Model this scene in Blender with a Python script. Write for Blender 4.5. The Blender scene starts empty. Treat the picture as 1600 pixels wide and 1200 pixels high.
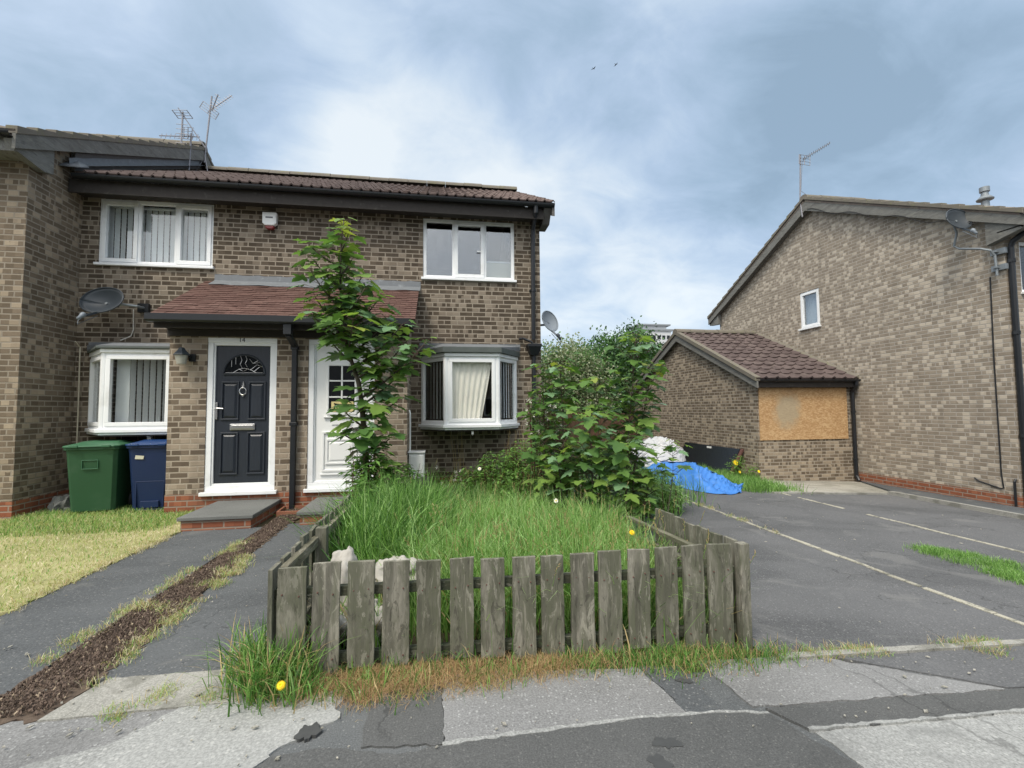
import bpy, bmesh, math, random
import numpy as np
from mathutils import Vector, Matrix
random.seed(7); rng = np.random.default_rng(11)
SC = bpy.context.scene
COL = SC.collection
R = math.radians
H = 1.345                       # eye height of the photographer

def gz(x):                      # the street falls gently to the right
    return -0.045 * max(0.0, min(x, 12.0) - 0.1)

# ------------------------------------------------------------------ materials
class NB:
    """tiny node-tree builder"""
    def __init__(s, name):
        s.m = bpy.data.materials.new(name); s.m.use_nodes = True
        s.t = s.m.node_tree; s.t.nodes.clear()
        s.out = s.t.nodes.new('ShaderNodeOutputMaterial')
    def n(s, kind, **kw):
        x = s.t.nodes.new(kind)
        for k, v in kw.items():
            if k.startswith('i_'):
                x.inputs[k[2:].replace('_', ' ')].default_value = v
            else: setattr(x, k, v)
        return x
    def l(s, a, b): s.t.links.new(a, b)
    def put(s, sock, v):
        if isinstance(v, bpy.types.NodeSocket): s.l(v, sock)
        elif isinstance(v, (tuple, list)) and len(v) == 3 and sock.type == 'RGBA': sock.default_value = (*v, 1)
        else: sock.default_value = v
    def math(s, op, a, b=0.0, c=None, clamp=False):
        x = s.n('ShaderNodeMath', operation=op, use_clamp=clamp)
        s.put(x.inputs[0], a); s.put(x.inputs[1], b)
        if c is not None: s.put(x.inputs[2], c)
        return x.outputs[0]
    def mix(s, f, a, b, blend='MIX'):
        x = s.n('ShaderNodeMix', data_type='RGBA', blend_type=blend)
        s.put(x.inputs[0], f); s.put(x.inputs[6], a); s.put(x.inputs[7], b)
        return x.outputs[2]
    def obj(s): return s.n('ShaderNodeTexCoord').outputs['Object']
    def xyz(s, v):
        x = s.n('ShaderNodeSeparateXYZ'); s.l(v, x.inputs[0]); return x.outputs
    def comb(s, a, b, c=0.0):
        x = s.n('ShaderNodeCombineXYZ')
        for i, v in enumerate((a, b, c)): s.put(x.inputs[i], v)
        return x.outputs[0]
    def scale(s, v, k):
        x = s.n('ShaderNodeVectorMath', operation='MULTIPLY'); s.l(v, x.inputs[0]); x.inputs[1].default_value = k if isinstance(k, (tuple, list)) else (k, k, k)
        return x.outputs[0]
    def noise(s, v, sc, det=3, rough=.55, dist=0, dim='3D'):
        x = s.n('ShaderNodeTexNoise', noise_dimensions=dim); s.l(v, x.inputs['Vector'])
        x.inputs['Scale'].default_value = sc; x.inputs['Detail'].default_value = det
        x.inputs['Roughness'].default_value = rough; x.inputs['Distortion'].default_value = dist
        return x.outputs['Fac']
    def white(s, v):
        x = s.n('ShaderNodeTexWhiteNoise', noise_dimensions='3D'); s.l(v, x.inputs['Vector']); return x.outputs['Value']
    def ramp(s, f, stops, interp='LINEAR'):
        x = s.n('ShaderNodeValToRGB'); cr = x.color_ramp; cr.interpolation = interp
        while len(cr.elements) < len(stops): cr.elements.new(.5)
        for e, (p, c) in zip(cr.elements, stops):
            e.position = p; e.color = (*c, 1) if not isinstance(c, (int, float)) else (c, c, c, 1)
        s.put(x.inputs[0], f); return x.outputs['Color']
    def step(s, f, lo, hi):
        x = s.n('ShaderNodeMapRange', interpolation_type='SMOOTHSTEP'); s.put(x.inputs[0], f)
        x.inputs[1].default_value = lo; x.inputs[2].default_value = hi; return x.outputs[0]
    def bump(s, h, strength=.3, dist=.01):
        x = s.n('ShaderNodeBump'); s.l(h, x.inputs['Height']); x.inputs['Strength'].default_value = strength; x.inputs['Distance'].default_value = dist
        return x.outputs[0]
    def done(s, col, rough=.8, bump=None, spec=.35, metal=0.0):
        p = s.n('ShaderNodeBsdfPrincipled')
        s.put(p.inputs['Base Color'], col); s.put(p.inputs['Roughness'], rough)
        p.inputs['Specular IOR Level'].default_value = spec; p.inputs['Metallic'].default_value = metal
        if bump is not None: s.l(bump, p.inputs['Normal'])
        s.l(p.outputs[0], s.out.inputs[0]); return s.m

def brick_mat(name, pal, mortar, seed=0.0, contrast=1.0, blot=.3, share=1.0):
    b = NB(name); o = b.obj(); x, y, z = b.xyz(o)
    wob = b.math('MULTIPLY', b.math('SUBTRACT', b.noise(o, 9, 2), .5), .006)
    u = b.math('ADD', b.math('ADD', b.math('ADD', x, y), 50 + seed), wob)
    v = b.math('ADD', b.math('ADD', z, 5.0), wob)
    row = b.math('FLOOR', b.math('DIVIDE', v, .075))
    fv = b.math('SUBTRACT', b.math('DIVIDE', v, .075), row)
    jit = b.white(b.comb(row, 3.3 + seed, 0))
    us = b.math('ADD', b.math('DIVIDE', u, .225), b.math('ADD', b.math('MULTIPLY', b.math('MODULO', row, 2.0), .5), b.math('MULTIPLY', jit, .22)))
    col = b.math('FLOOR', us); fu = b.math('SUBTRACT', us, col)
    # kiss-marked faces: dark stretchers, half-dark bricks, bricks with two dark ends, plain buff ones
    nb = b.white(b.comb(col, row, 1.7 + seed)); nr = b.white(b.comb(row, 7.7, seed)); n3 = b.white(b.comb(col, row, 4.4 + seed))
    big = b.noise(o, .7, 3)
    nb = b.math('ADD', nb, b.math('ADD', b.math('MULTIPLY', b.math('SUBTRACT', nr, .5), .35), b.math('MULTIPLY', b.math('SUBTRACT', big, .5), blot)))
    hv = b.math('GREATER_THAN', n3, .5)
    fx = b.math('ADD', b.math('MULTIPLY', fu, b.math('SUBTRACT', 1.0, hv)), b.math('MULTIPLY', b.math('SUBTRACT', 1.0, fu), hv))
    A = b.math('LESS_THAN', nb, .40 * share); B_ = b.math('MULTIPLY', b.math('LESS_THAN', nb, .62 * share), b.math('LESS_THAN', fx, .47))
    C = b.math('MULTIPLY', b.math('LESS_THAN', nb, .78 * share), b.math('GREATER_THAN', b.math('ABSOLUTE', b.math('SUBTRACT', fu, .5)), .20))
    C = b.math('MULTIPLY', C, b.math('GREATER_THAN', nb, .62 * share))
    inner = b.math('MINIMUM', b.math('ABSOLUTE', b.math('SUBTRACT', fx, .47)), 1.0)
    dark = b.math('MAXIMUM', A, b.math('MAXIMUM', B_, C))
    fine = b.noise(o, 45, 4, .7); n4 = b.white(b.comb(b.math('ADD', b.math('MULTIPLY', col, 2.0), b.math('GREATER_THAN', fx, .47)), row, 9.1 + seed))
    lt = b.math('MULTIPLY_ADD', n4, .26, .58); dk = b.math('MULTIPLY_ADD', n4, .30, .10)
    t = b.math('ADD', b.math('MULTIPLY', dark, dk), b.math('MULTIPLY', b.math('SUBTRACT', 1.0, dark), lt))
    t = b.math('ADD', t, b.math('MULTIPLY', b.math('SUBTRACT', fine, .5), .30))
    t = b.math('ADD', t, b.math('MULTIPLY', b.math('SUBTRACT', big, .5), .12))
    t = b.math('MULTIPLY_ADD', b.math('SUBTRACT', t, .5), contrast, .5, clamp=True)
    c = b.ramp(t, pal)
    mv = b.math('MINIMUM', fv, b.math('SUBTRACT', 1.0, fv))
    mu = b.math('MULTIPLY', b.math('MINIMUM', fu, b.math('SUBTRACT', 1.0, fu)), 3.0)
    d = b.math('MINIMUM', mv, mu)
    face = b.step(d, .075, .15)
    mcol = b.mix(b.noise(o, 6, 3), mortar, tuple(k * .72 for k in mortar))
    c = b.mix(face, mcol, c)
    # rain stains / soot with a shape of their own
    st = b.step(b.noise(b.scale(o, (1.6, 1.6, .35)), 1.3, 4), .56, .72)
    c = b.mix(b.math('MULTIPLY', st, .22), c, (.10, .085, .07))
    h = b.math('ADD', face, b.math('MULTIPLY', fine, .5))
    return b.done(c, .9, b.bump(h, .55, .006), .2)

def speck_mat(name, c0, c1, sp=(.3, .3, .3), spk=.5, scale=1.0, stain=None, rough=.92, big=.8):
    """tarmac, concrete: patchy tone, fine grain, pale stone chips"""
    b = NB(name); o = b.obj()
    g = b.noise(o, 1.1 * big, 5, .6); g2 = b.noise(o, 130 * scale, 3, .7)
    c = b.mix(b.step(g, .3, .7), c0, c1)
    c = b.mix(b.math('MULTIPLY', b.step(g2, .42, .75), .6), c, tuple(k * 1.7 for k in c1))
    c = b.mix(b.math('MULTIPLY', b.step(g2, .5, .28), .55), c, tuple(k * .45 for k in c0))
    vo = b.n('ShaderNodeTexVoronoi'); b.l(o, vo.inputs['Vector']); vo.inputs['Scale'].default_value = 70 * scale
    pick = b.math('GREATER_THAN', b.xyz(vo.outputs['Color'])[0], .80)
    chip = b.math('MULTIPLY', b.math('LESS_THAN', vo.outputs['Distance'], .33), pick)
    c = b.mix(b.math('MULTIPLY', chip, spk), c, sp)
    wv = b.noise(b.scale(o, (1, 2.2, 1)), .45, 6, .62, .8)
    c = b.mix(b.math('MULTIPLY', b.step(wv, .42, .66), .35), c, tuple(k * 1.32 for k in c1)); c = b.mix(b.math('MULTIPLY', b.step(wv, .5, .34), .35), c, tuple(k * .74 for k in c0))
    cv = b.n('ShaderNodeTexVoronoi', feature='DISTANCE_TO_EDGE'); wj = b.n('ShaderNodeVectorMath', operation='ADD'); b.l(o, wj.inputs[0]); b.l(b.comb(b.math('MULTIPLY', b.noise(o, 5, 4), .35), b.math('MULTIPLY', b.noise(o, 7, 4), .35)), wj.inputs[1]); b.l(wj.outputs[0], cv.inputs['Vector']); cv.inputs['Scale'].default_value = 1.1
    ck = b.math('MULTIPLY', b.step(cv.outputs['Distance'], .010, .003), b.step(b.noise(o, .8, 3), .48, .56))
    c = b.mix(b.math('MULTIPLY', ck, .45), c, tuple(k * .35 for k in c0))
    if stain:
        s = b.step(b.noise(o, stain[1], 4, .6, .6), stain[2], stain[2] + .1)
        c = b.mix(b.math('MULTIPLY', s, stain[3]), c, stain[0])
    return b.done(c, rough, b.bump(b.math('ADD', g2, chip), .5, .004), .25)

def plain(name, col, rough=.6, var=.15, sc=6, spec=.4, metal=0.0, dirt=None, bumpy=0.0):
    b = NB(name); o = b.obj(); g = b.noise(o, sc, 4, .6)
    c = b.mix(g, tuple(k * (1 - var) for k in col), tuple(min(1, k * (1 + var)) for k in col))
    if dirt:
        c = b.mix(b.math('MULTIPLY', b.step(b.noise(o, dirt[1], 5, .65), dirt[2], dirt[2] + .2), dirt[3]), c, dirt[0])
    bp = b.bump(b.noise(o, 60, 3), bumpy, .005) if bumpy else None
    return b.done(c, rough, bp, spec, metal)

def wood_mat(name, grey, green, dark, along='z', algae=.5, pale=.45):
    """weathered fence timber: grain along the board, algae, bare patches; every board its own share"""
    b = NB(name); o = b.obj(); oi = b.n('ShaderNodeObjectInfo').outputs['Random']
    off = b.n('ShaderNodeVectorMath', operation='ADD'); b.l(o, off.inputs[0]); b.l(b.comb(b.math('MULTIPLY', oi, 17.), 0.0, b.math('MULTIPLY', oi, 9.)), off.inputs[1]); p = off.outputs[0]
    k = {'z': (1, 1, .09), 'x': (.09, 1, 1), 'y': (1, .09, 1)}[along]
    gr = b.noise(b.scale(p, k), 95, 5, .7, .6); st = b.noise(b.scale(p, k), 17, 4, .6, .9)
    patch = b.noise(b.scale(p, {'z': (1, 1, .35), 'x': (.35, 1, 1), 'y': (1, .35, 1)}[along]), 7, 5, .65, .5)
    c = b.mix(b.step(patch, .44 - algae * .2, .66 - algae * .2), grey, green)
    c = b.mix(b.math('MULTIPLY', b.step(st, .50, .62), .6), c, dark)
    flake = b.noise(b.scale(p, {'z': (1, 1, .28), 'x': (.28, 1, 1), 'y': (1, .28, 1)}[along]), 19, 6, .72, .8)
    c = b.mix(b.math('MULTIPLY', b.step(flake, .565, .60), pale), c, (.40, .385, .32))
    c = b.mix(b.math('MULTIPLY', b.step(flake, .43, .385), .7), c, tuple(q * .55 for q in dark))
    c = b.mix(b.math('MULTIPLY', b.step(b.noise(b.scale(p, k), 30, 4, .7, 1.2), .58, .66), pale), c, (.36, .34, .28))
    c = b.mix(b.math('MULTIPLY', b.step(gr, .35, .65), .5), c, tuple(q * .5 for q in grey))
    c = b.mix(b.math('MULTIPLY', oi, .40), c, tuple(q * .72 for q in green))
    return b.done(c, .92, b.bump(b.math('ADD', gr, st), .7, .004), .2)

def leaf_mat(name, col, trans=.35, var=.3, rough=.5, spec=.35):
    b = NB(name); o = b.obj(); g = b.noise(o, 5, 3)
    c = b.mix(g, tuple(k * (1 - var) for k in col), tuple(k * (1 + var) for k in col))
    p = b.n('ShaderNodeBsdfPrincipled'); b.l(c, p.inputs['Base Color']); p.inputs['Roughness'].default_value = rough; p.inputs['Specular IOR Level'].default_value = spec
    tr = b.n('ShaderNodeBsdfTranslucent'); b.l(b.mix(.5, c, tuple(min(1, k * q) for k, q in zip(col, (1.5, 1.5, .5)))), tr.inputs[0])
    mx = b.n('ShaderNodeMixShader'); mx.inputs[0].default_value = trans
    b.l(p.outputs[0], mx.inputs[1]); b.l(tr.outputs[0], mx.inputs[2]); b.l(mx.outputs[0], b.out.inputs[0]); return b.m

def glass_mat(name, base=.075, gain=1.0, tint=(.985, .99, .99)):
    b = NB(name); lw = b.n('ShaderNodeLayerWeight'); lw.inputs[0].default_value = .5; fr = b.math('POWER', lw.outputs['Facing'], 4.5)
    bp = b.bump(b.noise(b.obj(), 1.6, 1), .02, .02)
    g = b.n('ShaderNodeBsdfGlossy'); g.inputs['Roughness'].default_value = .01; b.l(bp, g.inputs['Normal'])
    t = b.n('ShaderNodeBsdfTransparent'); t.inputs[0].default_value = (*tint, 1)
    m = b.n('ShaderNodeMixShader'); b.l(b.math('MULTIPLY_ADD', fr, gain * .75, base, clamp=True), m.inputs[0])
    b.l(t.outputs[0], m.inputs[1]); b.l(g.outputs[0], m.inputs[2]); b.l(m.outputs[0], b.out.inputs[0]); return b.m

PAL = [(0, (0.056, 0.043, 0.032)), (.25, (0.083, 0.065, 0.047)), (.42, (0.121, 0.095, 0.070)), (.56, (0.179, 0.147, 0.112)), (.78, (0.228, 0.190, 0.147)), (1, (0.300, 0.255, 0.200))]
PALP = [(0, (.095, .072, .052)), (.25, (.135, .105, .077)), (.42, (.19, .15, .11)), (.56, (.265, .215, .16)), (.8, (.325, .268, .205)), (1, (.39, .33, .26))]
PALL = [(0, (0.094, 0.072, 0.050)), (.25, (0.138, 0.108, 0.077)), (.42, (0.200, 0.158, 0.115)), (.56, (0.269, 0.218, 0.159)), (.78, (0.338, 0.278, 0.204)), (1, (0.438, 0.366, 0.275))]
PALR = [(0, (0.177, 0.149, 0.113)), (.25, (0.237, 0.199, 0.155)), (.42, (0.303, 0.259, 0.204)), (.56, (0.403, 0.348, 0.277)), (.8, (0.496, 0.438, 0.356)), (1, (0.615, 0.543, 0.446))]
M = {}
M['brick'] = brick_mat('brindled_brick', PAL, (.34, .295, .235), 0.0, 1.0, .35, 1.2)
M['brick_porch'] = brick_mat('buff_brick', PALP, (.40, .345, .275), 3.0, .95, .3, .9)
M['brick_left'] = brick_mat('brown_brick', PALL, (.31, .27, .215), 6.0, .85, .3, 1.3)
M['brick_right'] = brick_mat('greyer_brick', PALR, (.41, .375, .325), 11.0, .74, .2, 1.28)
M['brick_garage'] = brick_mat('garage_brick', PALL, (.38, .335, .27), 15.0, .9, .3, 1.1)
M['plinth'] = brick_mat('orange_brick', [(0, (.17, .06, .035)), (.5, (.26, .095, .052)), (1, (.33, .14, .08))], (.31, .25, .2), 2.0, .8)
M['upvc'] = plain('white_upvc', (.80, .82, .83), .35, .03, 3, .5, dirt=((.5, .5, .47), 2.5, .52, .4))
M['blackpipe'] = plain('black_plastic', (.014, .016, .019), .4, .2, 9)
M['fascia'] = plain('dark_fascia_timber', (.035, .03, .027), .75, .35, 14, dirt=((.12, .11, .1), 11, .58, .5))
M['fasciagrey'] = plain('grey_fascia_paint', (.10, .095, .09), .7, .2, 12, dirt=((.2, .19, .17), 8, .55, .4))
M['lead'] = plain('lead_flashing', (.155, .168, .18), .6, .2, 10, dirt=((.34, .36, .37), 14, .55, .5))
M['leaddark'] = plain('felt_canopy', (.085, .10, .095), .7, .25, 8)
M['glass'] = glass_mat('window_glass')
M['glassbright'] = glass_mat('sky_lit_glass', .19, 1.0, (.9, .93, .95))
M['glassdark'] = glass_mat('door_glass', .05, 1.2, (.35, .38, .4))
M['blind'] = plain('grey_blind_fabric', (.66, .70, .71), .8, .05)
M['curtain'] = plain('cream_curtain', (.90, .88, .80), .85, .08)
M['blackdoor'] = None
M['chrome'] = plain('satin_chrome', (.6, .6, .6), .3, .05, 4, .5, 1.0)
M['whitegloss'] = plain('white_gloss', (.8, .81, .8), .3, .03)
M['stone'] = speck_mat('grey_concrete_slab', (.10, .105, .10), (.15, .155, .148), (.3, .3, .28), .3, 1.4)
M['wood'] = wood_mat('weathered_picket', (.29, .275, .23), (.118, .124, .085), (.07, .067, .055), 'z', .5, .6)
M['wood_y'] = wood_mat('weathered_rail', (.27, .25, .19), (.12, .125, .075), (.07, .065, .045), 'y', .35)
M['wood_x'] = wood_mat('green_rail', (.13, .125, .09), (.045, .055, .035), (.02, .022, .016), 'x', .8)
M['wood_xp'] = wood_mat('grey_plank', (.27, .27, .23), (.14, .15, .1), (.08, .08, .06), 'x', .4, .6)
M['barge'] = wood_mat('silver_bargeboard', (.25, .25, .235), (.19, .19, .175), (.12, .115, .105), 'y', .4, .35)
M['bin_green'] = plain('green_bin_plastic', (.022, .080, .034), .5, .12, 3, .45, dirt=((.045, .10, .055), 3, .5, .5), bumpy=.1)
M['bin_blue'] = plain('blue_bin_plastic', (.008, .022, .075), .45, .12, 3, .45, bumpy=.1)
M['bin_bluelid'] = plain('blue_lid_plastic', (.012, .045, .15), .4, .1, 3)
M['bin_greenlid'] = plain('green_lid_plastic', (.045, .135, .07), .42, .12, 3)
M['rubber'] = plain('rubber', (.012, .012, .013), .75, .2)
M['dish'] = plain('grey_dish_paint', (.045, .055, .065), .45, .1, 4)
M['dishlight'] = plain('pale_dish_paint', (.20, .23, .26), .45, .1, 4)
M['alu'] = plain('weathered_aluminium', (.24, .24, .26), .5, .2, 10, .5, .4)
M['galv'] = plain('galvanised_steel', (.24, .265, .28), .5, .15, 14, .5, .5)
M['tarp'] = plain('blue_tarpaulin', (.045, .185, .53), .5, .2, 5, .4, dirt=((.10, .19, .36), 4, .55, .5))
M['plastic'] = plain('white_plastic_sheet', (.46, .47, .48), .4, .08, 5)
M['sack'] = plain('dirty_white_sack', (.36, .345, .31), .8, .15, 9, dirt=((.22, .19, .14), 6, .5, .5))
M['panel'] = plain('black_gloss_panel', (.010, .011, .014), .22, .1, 5)
M['panelrust'] = plain('rusty_edge', (.11, .05, .04), .8, .3)
M['mark'] = speck_mat('pale_setts', (.22, .21, .165), (.36, .345, .285), (.5, .5, .44), .4, 1.0, ((.12, .12, .10), 9, .52, .7))
M['yellow'] = plain('yellow_petals', (.85, .60, .01), .6, .1)
M['whitepetal'] = plain('white_petals', (.75, .73, .66), .7, .1)
M['bark'] = plain('young_bark', (.085, .072, .052), .85, .3, 30, bumpy=.4)
M['stemred'] = plain('red_brown_stem', (.075, .032, .022), .7, .3, 20)
M['leafA'] = leaf_mat('sycamore_leaf_deep', (.078, .165, .042), .34)
M['leafB'] = leaf_mat('sycamore_leaf_mid', (.130, .245, .060), .40)
M['leafC'] = leaf_mat('sycamore_leaf_light', (.20, .32, .07), .42)
M['leafD'] = leaf_mat('sycamore_leaf_young', (.30, .37, .07), .4)
M['leafE'] = leaf_mat('sycamore_leaf_glaucous', (.15, .265, .135), .15, .2, .38, .5)
M['grassA'] = leaf_mat('grass_mid', (.20, .38, .090), .35, .25)
M['grassB'] = leaf_mat('grass_light', (.33, .50, .19), .35, .25)
M['grassC'] = leaf_mat('grass_dark', (.070, .17, .032), .3, .25)
M['straw'] = leaf_mat('dry_straw', (.44, .34, .17), .3, .25)
M['strawpink'] = leaf_mat('dead_grass', (.37, .235, .125), .25, .25)
M['lawnA'] = leaf_mat('mown_blade', (.39, .43, .165), .3, .25)
M['lawnB'] = leaf_mat('mown_dry_blade', (.60, .545, .38), .3, .2)
M['hedgeA'] = leaf_mat('hedge_leaf', (.075, .165, .055), .25, .4)
M['hedgeB'] = leaf_mat('hedge_leaf_light', (.13, .25, .08), .3, .35)
M['hedgeC'] = leaf_mat('pale_willow_leaf', (.28, .32, .20), .25, .3)
M['hedgeD'] = leaf_mat('deep_hedge_leaf', (.035, .08, .035), .15, .3)
M['concretepale'] = speck_mat('pale_concrete', (.24, .23, .20), (.33, .32, .28), (.45, .44, .4), .3, .8, ((.15, .15, .12), 1.5, .5, .4))
M['fencebrown'] = wood_mat('brown_fence_board', (.16, .09, .06), (.11, .07, .045), (.06, .04, .03), 'z', .4, .15)
M['tower'] = plain('tower_render', (.55, .56, .57), .8, .05, .2)
M['towerband'] = plain('tower_band', (.25, .27, .29), .8, .05, .2)
M['interior'] = plain('interior_plaster', (.30, .28, .25), .9, .05)
M['creampanel'] = plain('cream_panel', (.60, .58, .45), .7, .04)
M['rust'] = plain('terracotta', (.24, .10, .06), .85, .25)

def black_door_mat():
    b = NB('black_woodgrain_door'); o = b.obj(); g = b.noise(b.scale(o, (1, 1, .08)), 60, 4, .6, 1.5)
    c = b.mix(g, (.008, .011, .018), (.030, .038, .052))
    return b.done(c, .38, b.bump(g, .35, .003), .5)
M['blackdoor'] = black_door_mat()

def tile_mat(name, c0, c1, c2, moss, cw=.3, cl=.33, sx=0.0, wear=.3):
    b = NB(name); o = b.obj(); x, y, z = b.xyz(o)
    u = b.math('FLOOR', b.math('DIVIDE', b.math('ADD', x, 60 + sx), cw)); v = b.math('FLOOR', b.math('DIVIDE', b.math('ADD', y, 60), cl))
    t = b.white(b.comb(u, v, 2.0))
    t = b.math('ADD', b.math('MULTIPLY', t, .6), b.math('MULTIPLY', b.noise(o, 3, 4), .5))
    c = b.ramp(t, [(0, c0), (.5, c1), (1, c2)])
    c = b.mix(b.math('MULTIPLY', b.step(b.noise(o, 6, 5, .7), .52, .68), wear), c, moss)
    f = b.noise(o, 70, 3, .7)
    c = b.mix(b.math('MULTIPLY', b.step(f, .5, .75), .25), c, tuple(k * 1.8 for k in c1))
    return b.done(c, .9, b.bump(f, .4, .004), .2)
M['tile_main'] = tile_mat('brown_concrete_tile', (.075, .054, .047), (.105, .076, .067), (.14, .105, .093), (.17, .15, .12), .15, wear=.3)
M['tile_left'] = tile_mat('lichen_concrete_tile', (.12, .095, .08), (.17, .14, .12), (.23, .19, .16), (.26, .25, .18), wear=.5)
M['tile_porch'] = tile_mat('red_plain_tile', (.072, .040, .033), (.105, .059, .049), (.14, .085, .07), (.12, .085, .07), .165, .09, wear=.4)
M['tile_garage'] = tile_mat('dark_brown_tile', (.065, .048, .046), (.095, .072, .068), (.135, .105, .098), (.16, .14, .115), wear=.3)
M['ridge_moss'] = plain('mossy_mortar_ridge', (.155, .14, .115), .9, .25, 8, dirt=((.17, .17, .09), 7, .5, .6))

def osb_mat():
    b = NB('weathered_strand_board'); o = b.obj(); vo = b.n('ShaderNodeTexVoronoi'); b.l(b.scale(o, (1, 1, 1.8)), vo.inputs['Vector']); vo.inputs['Scale'].default_value = 26
    r = b.xyz(vo.outputs['Color'])[0]; fl = b.noise(o, 3, 4)
    c = b.ramp(b.math('ADD', b.math('MULTIPLY', r, .6), b.math('MULTIPLY', fl, .45)), [(0, (.30, .165, .075)), (.5, (.44, .275, .135)), (1, (.58, .41, .23))])
    x, y, z = b.xyz(o)
    dx = b.math('DIVIDE', b.math('SUBTRACT', x, 7.93), .34); dz = b.math('DIVIDE', b.math('SUBTRACT', z, 1.27), .42)
    d = b.math('ADD', b.math('SQRT', b.math('ADD', b.math('MULTIPLY', dx, dx), b.math('MULTIPLY', dz, dz))), b.math('MULTIPLY', b.math('SUBTRACT', b.noise(o, 7, 4), .5), .9))
    c = b.mix(b.math('MULTIPLY', b.step(d, 1.25, .55), .7), c, (.34, .305, .22))
    return b.done(c, .85, b.bump(r, .2, .003), .2)
M['osb'] = osb_mat()

def ground_mat(name, c0, c1, c2, sc=2.0):
    b = NB(name); o = b.obj()
    t = b.math('ADD', b.math('MULTIPLY', b.noise(o, sc, 5, .65), .6), b.math('MULTIPLY', b.noise(o, sc * 14, 4, .7), .45))
    c = b.ramp(t, [(.3, c0), (.52, c1), (.75, c2)])
    return b.done(c, .95, b.bump(b.noise(o, 55, 4), .6, .01), .15)
M['soil'] = ground_mat('soil', (.04, .035, .022), (.07, .06, .035), (.10, .085, .05))
M['lawn'] = ground_mat('mown_lawn', (.15, .17, .06), (.32, .31, .15), (.48, .42, .26), 1.4)
M['mulch'] = ground_mat('bark_mulch', (.055, .042, .034), (.105, .080, .062), (.20, .16, .12), 5)
M['chipA'] = plain('bark_chip', (.115, .083, .064), .9, .45, 9)
M['chipB'] = plain('pale_chip', (.30, .24, .17), .9, .3, 9)
M['tarmac'] = speck_mat('driveway_tarmac', (0.079, 0.082, 0.085), (0.113, 0.115, 0.118), (.30, .30, .29), .45, .8, ((.19, .19, .185), 1.6, .57, .4))
M['path'] = speck_mat('path_tarmac', (0.068, 0.074, 0.078), (0.092, 0.098, 0.102), (.28, .28, .27), .5, .9, ((.17, .17, .16), 2.2, .58, .4))
M['road'] = speck_mat('road_tarmac', (0.081, 0.087, 0.090), (0.111, 0.117, 0.119), (.28, .29, .28), .5, 1.1)
M['roaddark'] = speck_mat('fresh_tarmac_patch', (0.072, 0.075, 0.075), (0.089, 0.091, 0.090), (.2, .2, .19), .4, 1.1)
M['paving'] = speck_mat('worn_footway', (0.150, 0.152, 0.151), (0.202, 0.204, 0.203), (.44, .45, .44), .55, .9, ((.10, .10, .10), 1.0, .55, .45))
M['pavingpale'] = speck_mat('pale_worn_footway', (0.215, 0.220, 0.214), (0.280, 0.286, 0.277), (.50, .5, .48), .5, .7, ((.16, .165, .16), 2.2, .55, .5))
M['tarblob'] = plain('tar_blob', (.055, .057, .057), .6, .3, 20)
M['kerb'] = speck_mat('concrete_edging', (.20, .20, .18), (.29, .285, .26), (.4, .4, .38), .3, 1.0, ((.10, .10, .08), 3, .5, .5))
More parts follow.
